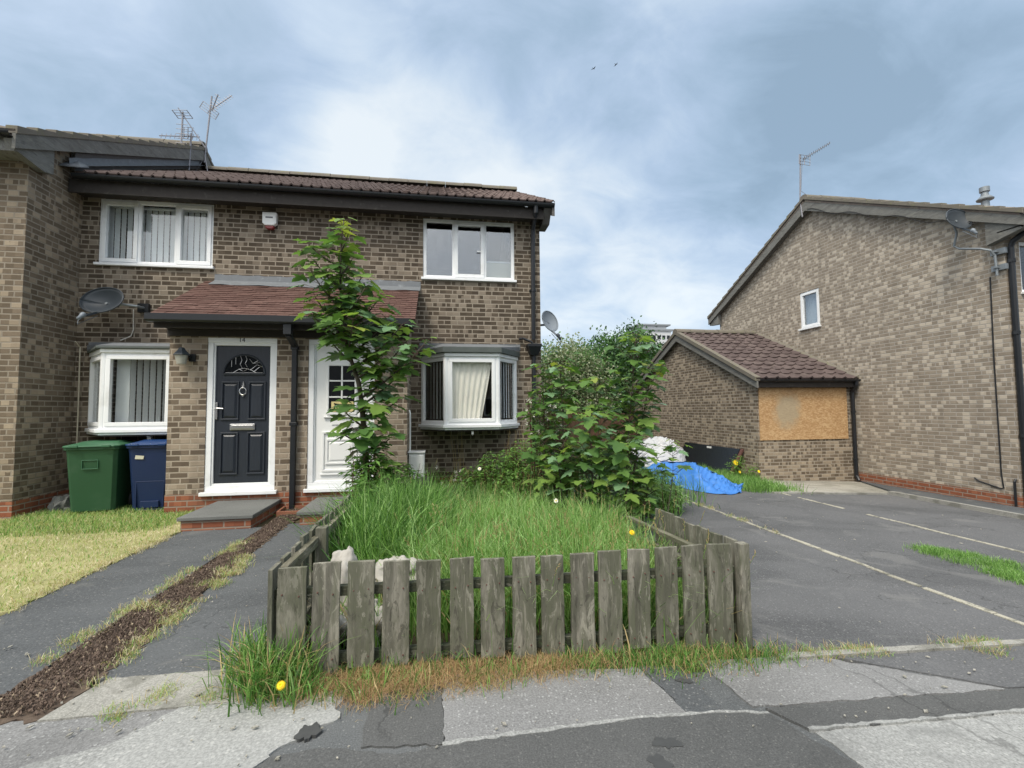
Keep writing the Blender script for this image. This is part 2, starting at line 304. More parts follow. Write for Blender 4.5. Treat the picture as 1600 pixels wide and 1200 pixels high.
# ------------------------------------------------------------------ mesh helpers
class MB:
    """collects boxes, bars, tubes and sheets; build() links them as ONE mesh object"""
    def __init__(s, T=None): s.v = []; s.f = []; s.mi = []; s.cur = 0; s.T = T
    def add(s, vs, fs):
        o = len(s.v)
        s.v += [tuple(s.T(*p)) if s.T else tuple(p) for p in vs]
        s.f += [tuple(i + o for i in q) for q in fs]; s.mi += [s.cur] * len(fs); return s
    def box(s, x0, x1, y0, y1, z0, z1):
        return s.add([(x0, y0, z0), (x1, y0, z0), (x1, y1, z0), (x0, y1, z0), (x0, y0, z1), (x1, y0, z1), (x1, y1, z1), (x0, y1, z1)],
                     [(0, 3, 2, 1), (4, 5, 6, 7), (0, 1, 5, 4), (1, 2, 6, 5), (2, 3, 7, 6), (3, 0, 4, 7)])
    def hexa(s, a, b):           # two quads joined
        return s.add(list(a) + list(b), [(3, 2, 1, 0), (4, 5, 6, 7), (0, 1, 5, 4), (1, 2, 6, 5), (2, 3, 7, 6), (3, 0, 4, 7)])
    def prism(s, poly, ax, a, b):
        def P(p, t): return {0: (t, p[0], p[1]), 1: (p[0], t, p[1]), 2: (p[0], p[1], t)}[ax]
        n = len(poly)
        return s.add([P(p, a) for p in poly] + [P(p, b) for p in poly],
                     [tuple(range(n))[::-1], tuple(range(n, 2 * n))] + [(i, (i + 1) % n, (i + 1) % n + n, i + n) for i in range(n)])
    def tube(s, path, r, seg=8, caps=True):
        path = [Vector(p) for p in path]; n = len(path); rs = r if isinstance(r, (list, tuple)) else [r] * n
        vs = []; ref = None
        for i, p in enumerate(path):
            d = (path[min(i + 1, n - 1)] - path[max(i - 1, 0)]).normalized()
            if ref is None: ref = d.orthogonal().normalized()
            ref = (ref - d * ref.dot(d)); ref = ref.normalized() if ref.length > 1e-5 else d.orthogonal().normalized()
            q = d.cross(ref)
            for k in range(seg):
                a = 2 * math.pi * k / seg; vs.append(p + (ref * math.cos(a) + q * math.sin(a)) * rs[i])
        fs = [(i * seg + k, i * seg + (k + 1) % seg, (i + 1) * seg + (k + 1) % seg, (i + 1) * seg + k) for i in range(n - 1) for k in range(seg)]
        if caps: fs += [tuple(range(seg))[::-1], tuple(range((n - 1) * seg, n * seg))]
        return s.add(vs, fs)
    def bar(s, p0, p1, w, h, up=(0, 0, 1)):      # rectangular bar between two points
        p0, p1, up = Vector(p0), Vector(p1), Vector(up); d = (p1 - p0).normalized(); a = d.cross(up).normalized() * w / 2; c = a.cross(d).normalized() * h / 2
        return s.hexa([p0 - a - c, p0 + a - c, p0 + a + c, p0 - a + c], [p1 - a - c, p1 + a - c, p1 + a + c, p1 - a + c])
    def grid(s, rows):           # rows of points -> sheet
        n, m = len(rows), len(rows[0])
        return s.add([p for r in rows for p in r], [(i * m + j, i * m + j + 1, (i + 1) * m + j + 1, (i + 1) * m + j) for i in range(n - 1) for j in range(m - 1)])
    def lathe(s, c, prof, seg=20):
        vs = [(c[0] + r * math.cos(2 * math.pi * k / seg), c[1] + r * math.sin(2 * math.pi * k / seg), c[2] + z) for r, z in prof for k in range(seg)]
        n = len(prof)
        return s.add(vs, [(i * seg + k, i * seg + (k + 1) % seg, (i + 1) * seg + (k + 1) % seg, (i + 1) * seg + k) for i in range(n - 1) for k in range(seg)] + [tuple(range(seg))[::-1], tuple(range((n - 1) * seg, n * seg))])
    def build(s, name, mat, parent=None, bevel=0, smooth=False, solid=0):
        me = bpy.data.meshes.new(name); me.from_pydata(s.v, [], s.f)
        mats = mat if isinstance(mat, (list, tuple)) else [mat]
        for m in mats: me.materials.append(m)
        if len(mats) > 1: me.polygons.foreach_set('material_index', s.mi)
        if smooth: me.polygons.foreach_set('use_smooth', [True] * len(me.polygons))
        me.update()
        o = bpy.data.objects.new(name, me); COL.objects.link(o)
        if parent is not None: setp(o, parent)
        if solid:
            md = o.modifiers.new('thick', 'SOLIDIFY'); md.thickness = solid; md.offset = 0
        if bevel:
            md = o.modifiers.new('edge', 'BEVEL'); md.width = bevel; md.segments = 2; md.limit_method = 'ANGLE'; md.angle_limit = R(40)
        return o

def world_of(o):
    m = Matrix.Translation(o.location) @ o.rotation_euler.to_matrix().to_4x4()
    return (world_of(o.parent) @ o.matrix_parent_inverse @ m) if o.parent else m
def setp(o, parent):
    o.parent = parent; o.matrix_parent_inverse = world_of(parent).inverted()
def tag(o, label=None, cat=None, group=None, kind=None):
    for k, v in (('label', label), ('category', cat), ('group', group), ('kind', kind)):
        if v: o[k] = v
    return o
def thing(name, loc, label, cat, group=None):
    o = bpy.data.objects.new(name, None); COL.objects.link(o); o.location = loc; o.empty_display_size = .2
    return tag(o, label, cat, group)
def text_obj(name, body, size, loc, rot, mat, parent, depth=.002, align='CENTER'):
    cu = bpy.data.curves.new(name, 'FONT'); cu.body = body; cu.size = size; cu.align_x = align; cu.align_y = 'CENTER'; cu.extrude = depth
    t = bpy.data.objects.new(name + '_tmp', cu); COL.objects.link(t)
    bpy.context.view_layer.update()
    me = bpy.data.meshes.new_from_object(t.evaluated_get(bpy.context.evaluated_depsgraph_get()))
    bpy.data.objects.remove(t); me.name = name; me.materials.clear(); me.materials.append(mat)
    me.transform(Matrix.Translation(loc) @ Matrix.Rotation(rot[2], 4, 'Z') @ Matrix.Rotation(rot[0], 4, 'X'))
    o = bpy.data.objects.new(name, me); COL.objects.link(o); setp(o, parent); return o

def wall_sheet(mb, P, u0, u1, w0, w1, openings=(), reveal=.1):
    """brick skin with real openings and reveals; P(u, d, w) -> xyz, d goes into the building"""
    us = sorted({u0, u1, *[o[0] for o in openings], *[o[1] for o in openings]}); ws = sorted({w0, w1, *[o[2] for o in openings], *[o[3] for o in openings]})
    us = [u for u in us if u0 <= u <= u1]; ws = [w for w in ws if w0 <= w <= w1]
    for a, b in zip(us, us[1:]):
        for c, d in zip(ws, ws[1:]):
            mu, mw = (a + b) / 2, (c + d) / 2
            if any(o[0] < mu < o[1] and o[2] < mw < o[3] for o in openings): continue
            mb.add([P(a, 0, c), P(b, 0, c), P(b, 0, d), P(a, 0, d)], [(0, 1, 2, 3)])
    for a, b, c, d in openings:
        q = [(a, c), (b, c), (b, d), (a, d)]
        for i in range(4):
            p, r = q[i], q[(i + 1) % 4]
            mb.add([P(p[0], 0, p[1]), P(r[0], 0, r[1]), P(r[0], reveal, r[1]), P(p[0], reveal, p[1])], [(0, 1, 2, 3)])

def frame_rect(mb, u0, u1, w0, w1, t, d0, d1):
    mb.box(u0, u1, d0, d1, w0, w0 + t); mb.box(u0, u1, d0, d1, w1 - t, w1)
    mb.box(u0, u0 + t, d0, d1, w0 + t, w1 - t); mb.box(u1 - t, u1, d0, d1, w0 + t, w1 - t)

def window(parent, P, u0, u1, w0, w1, lights, sill=True, blind=None, name='window', proud=0.02, sillw=.05, fr=.045, glass='glass'):
    """white frame part with panes, sill and blind as sub-parts. P(u, d, w): d>0 goes inwards from the wall face. lights: (ua, ub, sash)"""
    f = MB(P); d0, d1 = proud, proud + .07
    frame_rect(f, u0, u1, w0, w1, fr, d0, d1)
    for i, (a, b, s) in enumerate(lights):
        if i: f.box(a - fr * .45, a + fr * .45, d0 + .002, d1 - .002, w0 + fr, w1 - fr)
    g = MB(P); sh = MB(P)
    for a, b, s in lights:
        aa = a + (fr if a <= u0 + 1e-6 else fr * .45); bb = b - (fr if b >= u1 - 1e-6 else fr * .45)
        if s:
            frame_rect(sh, aa - .012, bb + .012, w0 + fr - .012, w1 - fr + .012, .058, d0 - .018, d0 + .05)
            aa += .045; bb -= .045; lo, hi = w0 + fr + .045, w1 - fr - .045
        else:
            frame_rect(sh, aa - .004, bb + .004, w0 + fr - .004, w1 - fr + .004, .016, d0 + .006, d0 + .05); lo, hi = w0 + fr + .01, w1 - fr - .01
        g.box(aa, bb, d0 + .028, d0 + .034, lo, hi)
    o = f.build(name, M['upvc'], parent, .004)
    if sh.v: sh.build('sash', M['upvc'], o, .005)
    g.build('pane', M[glass], o)
    if sill:
        s = MB(P); s.box(u0 - .03, u1 + .03, -sillw, .06, w0 - .035, w0 + .004); s.build('sill', M['upvc'], o, .004)
    if blind:
        bl = MB(P); bl.box(u0 + .03, u1 - .03, .13, .16, w1 - .09, w1 - .05)
        u = u0 + .06; ang = blind[0]; wdt = .085
        while u < u1 - .05:
            if not any(x0 < u < x1 for x0, x1 in blind[2]):
                a = R(ang + random.uniform(-7, 7)); c, s_ = math.cos(a) * wdt / 2, math.sin(a) * wdt / 2
                zb = w0 + .05 + random.uniform(0, .01)
                bl.add([(u - c, .17 - s_, zb), (u, .175, zb), (u + c, .17 + s_, zb), (u - c, .17 - s_, w1 - .08), (u, .175, w1 - .08), (u + c, .17 + s_, w1 - .08)], [(0, 1, 4, 3), (1, 2, 5, 4)])
            u += blind[1]
        bl.build('blind', M['blind'], o, smooth=True)
    return o

def tile_roof(parent, x0, x1, y0, z0, y1, z1, mat, course=.33, roll=.3, amp=.035, step=.028, name='roof', groove=False, pan=5):
    """interlocking roll tiles laid in courses from the eave (y0, z0) to the ridge (y1, z1)"""
    L = math.hypot(y1 - y0, z1 - z0); ey, ez = (y1 - y0) / L, (z1 - z0) / L; ny, nz = (-ez, ey) if ey > 0 else (ez, -ey)
    prof = [(0, 0), (.10, .04), (.58, .04), (.70, .55), (.80, 1), (.90, .55), (1, 0)]
    if groove: prof = [(0, .92), (.33, 1), (.64, .95), (.70, .3), (.75, .0), (.83, .0), (.88, .35), (.94, .88), (1, .92)]
    xs = []; k = 0
    while x0 + k * roll < x1 - 1e-6:
        for t, h in prof[:-1]:
            x = x0 + (k + t) * roll
            if x < x1: xs.append((x, h))
        k += 1
    xs.append((x1, .0))
    mb = MB(); n = int(math.ceil(L / course))
    for i in range(n):
        s0 = i * course; s1 = min(L, s0 + course + .03)
        rows = []
        for s, lift in ((s0 + .001, -.01), (s0, step), (s1, .004)):
            rows.append([(x, y0 + ey * s + ny * (h * amp + lift), z0 + ez * s + nz * (h * amp + lift) + .004 * math.sin(x * 1.7 + i * 2.1)) for x, h in xs])
        mb.grid(rows)
    # deck under the tiles
    mb.hexa([(x0, y0 - ny * .06, z0 - nz * .06), (x1, y0 - ny * .06, z0 - nz * .06), (x1, y0 - ny * .012, z0 - nz * .012), (x0, y0 - ny * .012, z0 - nz * .012)],
            [(x0, y1 - ny * .06, z1 - nz * .06), (x1, y1 - ny * .06, z1 - nz * .06), (x1, y1 - ny * .012, z1 - nz * .012), (x0, y1 - ny * .012, z1 - nz * .012)])
    return mb.build(name, mat, parent)

def ridge(parent, x0, x1, y, z, mat, r=.12, step=.45):
    mb = MB(); x = x0; k = 0
    while x < x1 - .02:
        e = min(x + step, x1); rr = r * (1 + .05 * (k % 2)); dz = random.uniform(-.006, .006)
        rows = [[(xx, y + math.cos(a) * rr * 1.15, z - .05 + dz + math.sin(a) * rr) for a in [math.pi * j / 8 for j in range(9)]] for xx in (x, e - .008)]
        mb.grid(rows); mb.add(rows[0], [tuple(range(9))]); mb.add(rows[1], [tuple(range(9))[::-1]])
        x = e; k += 1
    return mb.build('ridge_tiles', mat, parent)

def sheet(name, poly, mat, lift=0.0, jag=0.0, thick=0.0, soft=False):
    """ground sheet that follows the fall of the street"""
    pts = []
    n = len(poly)
    for i in range(n):
        a, b = Vector((*poly[i], 0)), Vector((*poly[(i + 1) % n], 0)); L = (b - a).length
        m = max(1, int(L / .035)) if jag and L < 30 else 1
        for k in range(m):
            p = a.lerp(b, k / m)
            if jag and 0 < k: p += Vector((random.uniform(-jag, jag), random.uniform(-jag, jag), 0))
            pts.append(p)
    if soft:
        for _ in range(3): pts = [q for i in range(len(pts)) for q in (pts[i].lerp(pts[(i + 1) % len(pts)], .25), pts[i].lerp(pts[(i + 1) % len(pts)], .75))]
    bm = bmesh.new(); vs = [bm.verts.new(p) for p in pts]; bm.faces.new(vs)
    for x in (.1, 12.0):
        bmesh.ops.bisect_plane(bm, geom=bm.verts[:] + bm.edges[:] + bm.faces[:], plane_co=(x, 0, 0), plane_no=(1, 0, 0))
    bmesh.ops.triangulate(bm, faces=bm.faces[:])
    for v in bm.verts: v.co.z = gz(v.co.x) + lift
    thick = thick or (lift + .012 if lift > .002 else 0)
    if thick:
        r = bmesh.ops.extrude_face_region(bm, geom=bm.faces[:])
        for v in [g for g in r['geom'] if isinstance(g, bmesh.types.BMVert)]: v.co.z -= thick
    bmesh.ops.recalc_face_normals(bm, faces=bm.faces[:])
    if not thick:
        for f in bm.faces:
            if f.normal.z < 0: f.normal_flip()
    me = bpy.data.meshes.new(name); bm.to_mesh(me); bm.free(); me.materials.append(mat)
    o = bpy.data.objects.new(name, me); COL.objects.link(o); o['kind'] = 'structure'; return o

# ------------------------------------------------------------------ ground
sheet('ground', [(-150, -60), (200, -60), (200, 400), (-150, 400)], M['soil'], -.014)
sheet('road', [(-30, -8), (30, -8), (30, 2.36), (-30, 2.36)], M['road'], 0)
sheet('driveway', [(1.86, 2.44), (9.2, 2.44), (9.2, 17), (2.55, 17), (2.3, 6), (1.9, 3.6)], M['tarmac'], 0)
sheet('pavement', [(-9, 2.12), (-.52, 2.10), (-.40, 2.42), (-9, 2.46)], M['paving'], .004)
sheet('pavement', [(-8, 1.2), (-1.05, 1.25), (-.78, 1.86), (-.62, 2.06), (-.42, 2.20), (-.5, 2.40), (-1.15, 2.42), (-1.3, 2.2), (-2.2, 1.9), (-8, 1.8)], M['pavingpale'], .008, .014)
sheet('pavement', [(-.30, 2.0), (.02, 1.962), (.02, 2.40), (-.30, 2.40)], M['roaddark'], .008, .009)
sheet('pavement', [(.025, 1.962), (.90, 2.03), (1.12, 2.04), (1.06, 2.42), (.025, 2.46)], M['paving'], .008, .009)
sheet('pavement', [(1.125, 2.04), (1.30, 2.04), (1.28, 2.42), (1.07, 2.44)], M['path'], .008, .009)
sheet('pavement', [(1.46, 2.05), (2.90, 2.05), (2.12, 2.455), (1.42, 2.455)], M['paving'], .008, .009)
sheet('pavement', [(1.62, 1.87), (9, 1.93), (9, 1.20), (1.72, 1.22)], M['pavingpale'], .004, .009)
sheet('tarmac_patch', [(-1.0, 1.0), (1.9, 1.0), (1.60, 1.72), (1.50, 1.99), (1.28, 2.02), (.90, 2.02), (.02, 1.95), (-.16, 1.93), (-.36, 2.0), (-.46, 2.02), (-.64, 2.0), (-.72, 1.9), (-.8, 1.7)], M['roaddark'], .011, .009)
sheet('tarmac_patch', [(1.51, 2.03), (9, 2.06), (9, 1.94), (1.60, 1.875)], M['roaddark'], .012, .009)
sheet('tarmac_patch', [(2.18, 2.46), (2.93, 2.06), (9, 2.06), (9, 2.46)], M['tarmac'], .008, .003)
def blob(cx, cy, rx, ry, ph):
    return [(cx + math.cos(t) * rx * k, cy + math.sin(t) * ry * k) for t, k in [(q, 1 + .25 * math.sin(2 * q + ph) + .16 * math.sin(5 * q + 2 * ph) + .09 * math.sin(11 * q + ph)) for q in [2 * math.pi * n / 48 for n in range(48)]]]
sheet('tar_spot', blob(-.53, 2.125, .038, .055, 1.2), M['tarblob'], .0135)
sheet('tar_spot', blob(.93, 1.86, .05, .035, 2.0), M['tarblob'], .0135)
sheet('tar_spot', blob(.85, 1.75, .045, .045, 4.1), M['tarblob'], .0135)
sheet('tar_spot', blob(1.24, 2.275, .035, .022, 3.0), M['tarblob'], .0135)
# worn pale lip where the trench patches were cut
sheet('pavement_edge', [(.02, 1.945), (.90, 2.018), (1.28, 2.018), (1.50, 1.988), (1.50, 2.002), (1.28, 2.034), (.90, 2.036), (.02, 1.966)], M['pavingpale'], .0135, .006)
sheet('pavement_edge', [(1.60, 1.868), (9, 1.925), (9, 1.942), (1.60, 1.884)], M['pavingpale'], .0135, .006)
sheet('pavement_edge', [(-.80, 1.72), (-.72, 1.90), (-.64, 2.0), (-.655, 2.015), (-.74, 1.91), (-.82, 1.72)], M['pavingpale'], .0135, .006)
# driveway edging and bay lines
sheet('kerb', [(1.92, 2.415), (9, 2.50), (9, 2.55), (1.92, 2.465)], M['kerb'], .022, .003, .05)
mk = MB()
for x, ya, yb in ((4.02, 2.62, 10.6), (6.38, 3.6, 8.4)):
    y = ya
    while y < yb:
        L = random.uniform(.10, .30); w = random.uniform(.019, .030); xx = x + (y - ya) * .012 + random.uniform(-.012, .012)
        if random.random() > .04:
            z = gz(xx) + .009; q = [(xx - w + random.uniform(-.006, .006), y), (xx + w, y + random.uniform(-.01, .01)), (xx + w + random.uniform(-.008, .008), y + L), (xx - w, y + L)]
            mk.prism([(a, b_) for a, b_ in q], 2, z - .03, z)
        y += L + random.uniform(.006, .030)
tag(mk.build('bay_marking', M['mark'], bevel=.003), kind='structure')
# kerb and strip along the gable on the right, slab before the garage
sheet('kerb', [(8.78, 3.0), (8.88, 3.0), (8.88, 7.95), (8.78, 7.98)], M['kerb'], .07, 0, .12)
sheet('footpath', [(8.885, 2.6), (9.70, 2.6), (9.70, 9.5), (8.885, 7.95)], M['path'], .06)
sheet('kerb', [(6.25, 7.93), (8.74, 7.93), (8.74, 8.0), (6.25, 8.0)], M['kerb'], .03, .002, .08)
sheet('slab', [(6.45, 8.01), (9.0, 8.01), (9.68, 8.5), (9.68, 9.53), (7.22, 9.53)], M['concretepale'], .03, 0, .06)
# the two front paths, the mulch strip between them, the concrete lip at the street
sheet('path', [(-2.88, 2.40), (-2.05, 2.40), (-2.0, 5.9), (-2.84, 5.9)], M['path'], .004, .004)
sheet('path', [(-6.0, 1.9), (-2.88, 2.40), (-2.86, 3.6), (-3.4, 3.2), (-6.0, 2.5)], M['path'], .006)
sheet('path', [(-1.70, 2.72), (-.84, 2.70), (-.86, 6.0), (-1.76, 6.0)], M['path'], .004, .004)
sheet('path', [(-1.72, 2.40), (-.86, 2.40), (-.86, 2.69), (-1.64, 2.71)], M['kerb'], .012, .004)
sheet('mulch', [(-2.04, 2.42), (-1.70, 2.42), (-1.68, 3.0), (-1.70, 3.5), (-1.74, 5.2), (-1.74, 6.9), (-2.02, 6.9), (-1.98, 5.2), (-2.03, 3.5)], M['mulch'], .008, .03)
sheet('lawn', [(-9, 2.7), (-5.2, 2.75), (-2.87, 3.72), (-2.86, 5.85), (-3.0, 6.83), (-5.38, 7.2), (-9, 7.2)], M['lawn'], .010, .03)
sheet('garden_soil', [(-.82, 2.55), (1.82, 2.55), (1.86, 3.6), (2.3, 6), (2.55, 17), (1.8, 17), (1.8, 7.88), (-.8, 7.88)], M['soil'], .006)
# ------------------------------------------------------------------ the pair of terraced houses with the shared porch
FY = 7.90
house = thing('terraced_house', (-1.8, FY, 0), 'long two-storey brick house with a red tiled porch over one black and one white door', 'house')
Pf = lambda u, d, w: (u, FY + d, w)
UL = (-5.13, -3.52, 3.64, 4.66); UR = (-.24, 1.335, 3.595, 4.63)
BL = (-5.1, -3.62, 1.16, 2.2); BR = (-.2, 1.3, 1.14, 2.2)
mb = MB()
wall_sheet(mb, Pf, -5.37, 1.79, -.3, 4.80, [UL, UR, BL, BR, (-3.0, -2.3, .3, 2.2), (-1.7, -1.0, .3, 2.2)])
RY, RZ, EY, EZ = 11.36, 6.86, 7.52, 4.80         # ridge and eave of the main roof
for X in (1.79, -5.37):
    mb.add([(X, FY, -.3), (X, 14.9, -.3), (X, 14.9, 4.80), (X, RY, RZ - .12), (X, FY, 4.80)], [(0, 1, 2, 3, 4)])
mb.add([(-5.37, 14.9, -.3), (1.79, 14.9, -.3), (1.79, 14.9, 4.8), (-5.37, 14.9, 4.8)], [(0, 1, 2, 3)])
mb.build('wall', M['brick'], house)
# inside: floors and a party wall, so that rooms are dark
mb = MB(); mb.box(-5.34, 1.76, FY + .12, 14.8, 2.55, 2.75); mb.box(-1.9, -1.8, FY + .12, 14.8, 0, 4.7); mb.box(-5.34, 1.76, FY + 3.2, FY + 3.3, 0, 4.7); mb.box(-5.34, 1.76, FY + .12, 14.8, -.05, .12)
mb.build('inner_wall', M['interior'], house)
for a, c in ((-.425, 1.8), (-5.36, -3.56)): mb = MB(); mb.box(a, c, FY - .006, FY + .03, -.3, .225); mb.build('plinth', M['plinth'], house)
rf = tile_roof(house, -5.22, 1.98, EY, EZ + .07, RY, RZ, M['tile_main'], roll=.15, amp=.028, step=.012)
tile_roof(rf, -5.22, 1.98, 2 * RY - EY, EZ + .07, RY, RZ, M['tile_main'], name='back_slope', pan=3)
ridge(rf, -5.2, 1.99, RY, RZ + .07, M['ridge_moss'])
mb = MB()                                       # verge mortar and bargeboard on the free gable
for s in (1, -1):
    ya = RY - s * (RY - EY)
    mb.hexa([(1.93, ya, EZ - .17), (1.975, ya, EZ - .17), (1.975, ya, EZ + .02), (1.93, ya, EZ + .02)], [(1.93, RY, RZ - .24), (1.975, RY, RZ - .24), (1.975, RY, RZ - .05), (1.93, RY, RZ - .05)])
mb.prism([(7.55, 4.78), (8.05, 5.02), (8.05, 4.56), (7.72, 4.56)], 0, 1.80, 1.928)
mb.build('bargeboard', M['fasciagrey'], house)
mb = MB(); mb.box(-5.36, 1.80, 7.60, 7.63, 4.60, 4.80); mb.build('fascia', M['fascia'], house, .003)
mb = MB(); mb.box(-5.36, 1.80, 7.63, FY, 4.66, 4.68); mb.build('soffit', M['fascia'], house)
def gutter(parent, x0, x1, y, z, r=.058, mat='blackpipe', axis='x'):
    g = MB(); a = [math.pi + math.pi * k / 8 for k in range(9)]
    ro = [(math.cos(t) * r, math.sin(t) * r) for t in a]; ri = [(math.cos(t) * (r - .006), math.sin(t) * (r - .006)) for t in reversed(a)]
    poly = [(y + p, z + q) for p, q in ro + ri]
    g.prism(poly, 0, x0, x1)
    x = x0 + .4
    while x < x1: g.prism([(y + p * 1.12, z + q * 1.12) for p, q in ro] , 0, x, x + .05); x += 1.8
    return g.build('gutter', M[mat], parent)
gutter(house, -5.25, 1.97, 7.53, 4.835)
# downpipe with hopper at the free corner, and its branch
mb = MB(); mb.tube([(1.65, 7.53, 4.80), (1.65, 7.53, 4.70), (1.655, 7.82, 4.50), (1.655, 7.835, 4.40), (1.645, 7.835, 2.55)], .036); mb.tube([(1.645, 7.835, 2.3), (1.64, 7.835, .02)], .036)
mb.tube([(1.65, 7.55, 4.79), (1.65, 7.55, 4.67)], .045)
for z in (3.4, 1.3): mb.tube([(1.65, 7.835, z), (1.65, 7.835, z + .05)], .045); mb.box(1.59, 1.71, 7.86, 7.895, z + .01, z + .04)
o = mb.build('downpipe', M['blackpipe'], house)
mb = MB(); mb.hexa([(1.58, 7.76, 2.28), (1.71, 7.76, 2.28), (1.71, 7.89, 2.28), (1.58, 7.89, 2.28)], [(1.53, 7.70, 2.42), (1.76, 7.70, 2.42), (1.76, 7.89, 2.42), (1.53, 7.89, 2.42)]); mb.box(1.525, 1.765, 7.695, 7.892, 2.42, 2.47)
mb.tube([(1.40, 7.87, 2.57), (1.46, 7.82, 2.57), (1.60, 7.80, 2.51), (1.63, 7.80, 2.46)], .022)
mb.build('hopper', M['blackpipe'], o, .004)
# upper windows
th = 1.61 / 3
window(house, Pf, *UL, [(UL[0], UL[0] + th, True), (UL[0] + th, UL[0] + 2 * th, False), (UL[0] + 2 * th, UL[1], True)], blind=(-12, .088, ()))
th = 1.575 / 3
w2 = window(house, Pf, *UR, [(UR[0], UR[0] + th, False), (UR[0] + th, UR[0] + 2 * th, True), (UR[0] + 2 * th, UR[1], False)], glass='glassbright')
mb = MB(); mb.box(.84, 1.31, FY + .20, FY + .22, 3.55, 3.96); b_ = mb.build('propped_board', M['creampanel'], w2, .004)
mb = MB(); mb.box(.825, 1.32, FY + .185, FY + .225, 3.962, 3.99); mb.box(.825, .84, FY + .185, FY + .225, 3.55, 3.962); mb.build('board_rim', M['whitegloss'], w2)
mb = MB(); mb.box(.77, .782, FY + .018, FY + .03, 4.06, 4.10); mb.box(.68, .775, FY + .0, FY + .014, 4.085, 4.10); mb.build('catch', M['whitegloss'], w2)

# bay windows
def bay(parent, plan, z0, z1, kind, canopy_top):
    f = MB(); sh = MB(); g = MB(); si = MB(); ca = MB(); le = MB(); bls = []
    cx = sum(p[0] for p in plan) / len(plan)
    segs = list(zip(plan, plan[1:]))
    for i, (p, q) in enumerate(segs):
        bl = MB()
        p, q = Vector((*p, 0)), Vector((*q, 0)); e = (q - p).normalized(); nn = Vector((-e.y, e.x, 0)); L = (q - p).length
        if L < .08: continue
        T = lambda u, d, w, p=p, e=e, nn=nn: tuple(p + e * u + nn * d + Vector((0, 0, w)))
        for m in (f, sh, g, bl): m.T = T
        frame_rect(f, .004, L - .004, z0, z1, .05, 0, .065)
        front = (i == 1)
        if front or kind == 'left':
            frame_rect(sh, .045, L - .045, z0 + .045, z1 - .045, .052, -.016, .05); m_ = .09
        else:
            frame_rect(sh, .047, L - .047, z0 + .047, z1 - .047, .02, .006, .05); m_ = .06
        g.box(m_, L - m_, .028, .034, z0 + m_, z1 - m_)
        # hanging slats
        if not (kind == 'right' and front):
            u = m_ + .03; k = 0
            while u < L - m_ - .02:
                a = R((72 if kind == 'left' else (-38 if i == 0 else 30)) + random.uniform(-9, 9))
                if kind == 'left' and front and u < .22: a = R(8)
                c, s_ = math.cos(a) * .042, math.sin(a) * .042
                dd = .16 if front else .075 + .0 * i; bl.add([(u - c, dd - s_ * (1 if front else .6), z0 + .09), (u + c, dd + s_ * (1 if front else .6), z0 + .09), (u - c, dd - s_ * (1 if front else .6), z1 - .07), (u + c, dd + s_ * (1 if front else .6), z1 - .07)], [(0, 1, 3, 2)])
                u += .085; k += 1
        if bl.v: bls.append(bl)
    for m in (f, sh, g): m.T = None
    for p in plan[1:-1]: f.tube([(p[0], p[1] + .035, z0), (p[0], p[1] + .035, z1)], .045, 10)
    def off(k):
        out = []
        for j, p in enumerate(plan):
            d = Vector((p[0] - cx, 0)); sx = 0 if j in (0, len(plan) - 1) and kind == 'left' and j else (1 if p[0] > cx else -1)
            out.append((p[0] + sx * k * .8, p[1] - (k if 0 < j < len(plan) - 1 else 0)))
        return out
    a = off(.055); si.prism(a + [(plan[-1][0], FY - .004), (plan[0][0], FY - .004)] if kind == 'left' else a, 2, z0 - .045, z0 + .003)
    b = off(.022); si.prism(b, 2, z0 - .08, z0 - .047)
    b = off(.03); cr = MB(); cr.prism(b, 2, z1 - .003, z1 + .05)
    c = off(.07); ca.prism(c, 2, z1 + .052, canopy_top - .02)
    # sloping lead top
    n = len(c); top = [(p[0], min(FY - .002, p[1] + .35), canopy_top + .07) for p in c]
    le.add([(p[0], p[1], canopy_top - .018) for p in c] + top, [(j, j + 1, n + j + 1, n + j) for j in range(n - 1)])
    le.box(plan[0][0] - .03, plan[-1][0] + (.06 if kind == 'right' else 0), FY - .012, FY - .001, canopy_top + .02, canopy_top + .115)
    un = MB(); un.prism(off(.0), 2, z0 - .10, z0 - .082)
    o = f.build('bay_window', M['upvc'], parent, .004)
    for q in bls: q.build('blind', M['blind'], o)
    sh.build('sash', M['upvc'], o, .005); g.build('pane', M['glass'], o); si.build('sill', M['upvc'], o, .005); cr.build('head_trim', M['upvc'], o, .004)
    ca.build('canopy', M['leaddark'], o, .006); le.build('flashing', M['lead'], o); un.build('underside', M['fascia'], o)
    return o
bay(house, [(-5.17, FY), (-4.62, 7.30), (-3.72, 7.30), (-3.565, 7.47)], 1.12, 2.20, 'left', 2.305)
bR = bay(house, [(-.27, FY), (.135, 7.35), (.955, 7.35), (1.36, FY)], 1.115, 2.20, 'right', 2.36)
# net curtain, pulled aside at its right edge
rows = []
for k in range(15):
    t = k / 14; z = 2.12 - t * .93; row = []
    for j in range(61):
        s = j / 60; xr = .88 - .17 * max(0, t - .05) ** 1.0 - .02; x = .17 + (xr - .17) * s
        row.append((x, 7.425 + .018 * math.sin(s * 46 + .6 * math.sin(t * 3)) * (.4 + .6 * t) + .02 * t, z + .01 * math.sin(s * 23)))
    rows.append(row)
mb = MB(); mb.grid(rows); mb.build('curtain', M['curtain'], bR, smooth=True)
mb = MB(); mb.box(.535, .565, 7.37, 7.40, .96, 1.035); mb.tube([(.55, 7.385, .965), (.55, 7.40, .95)], .008); mb.build('pipe_stub', M['whitegloss'], bR)

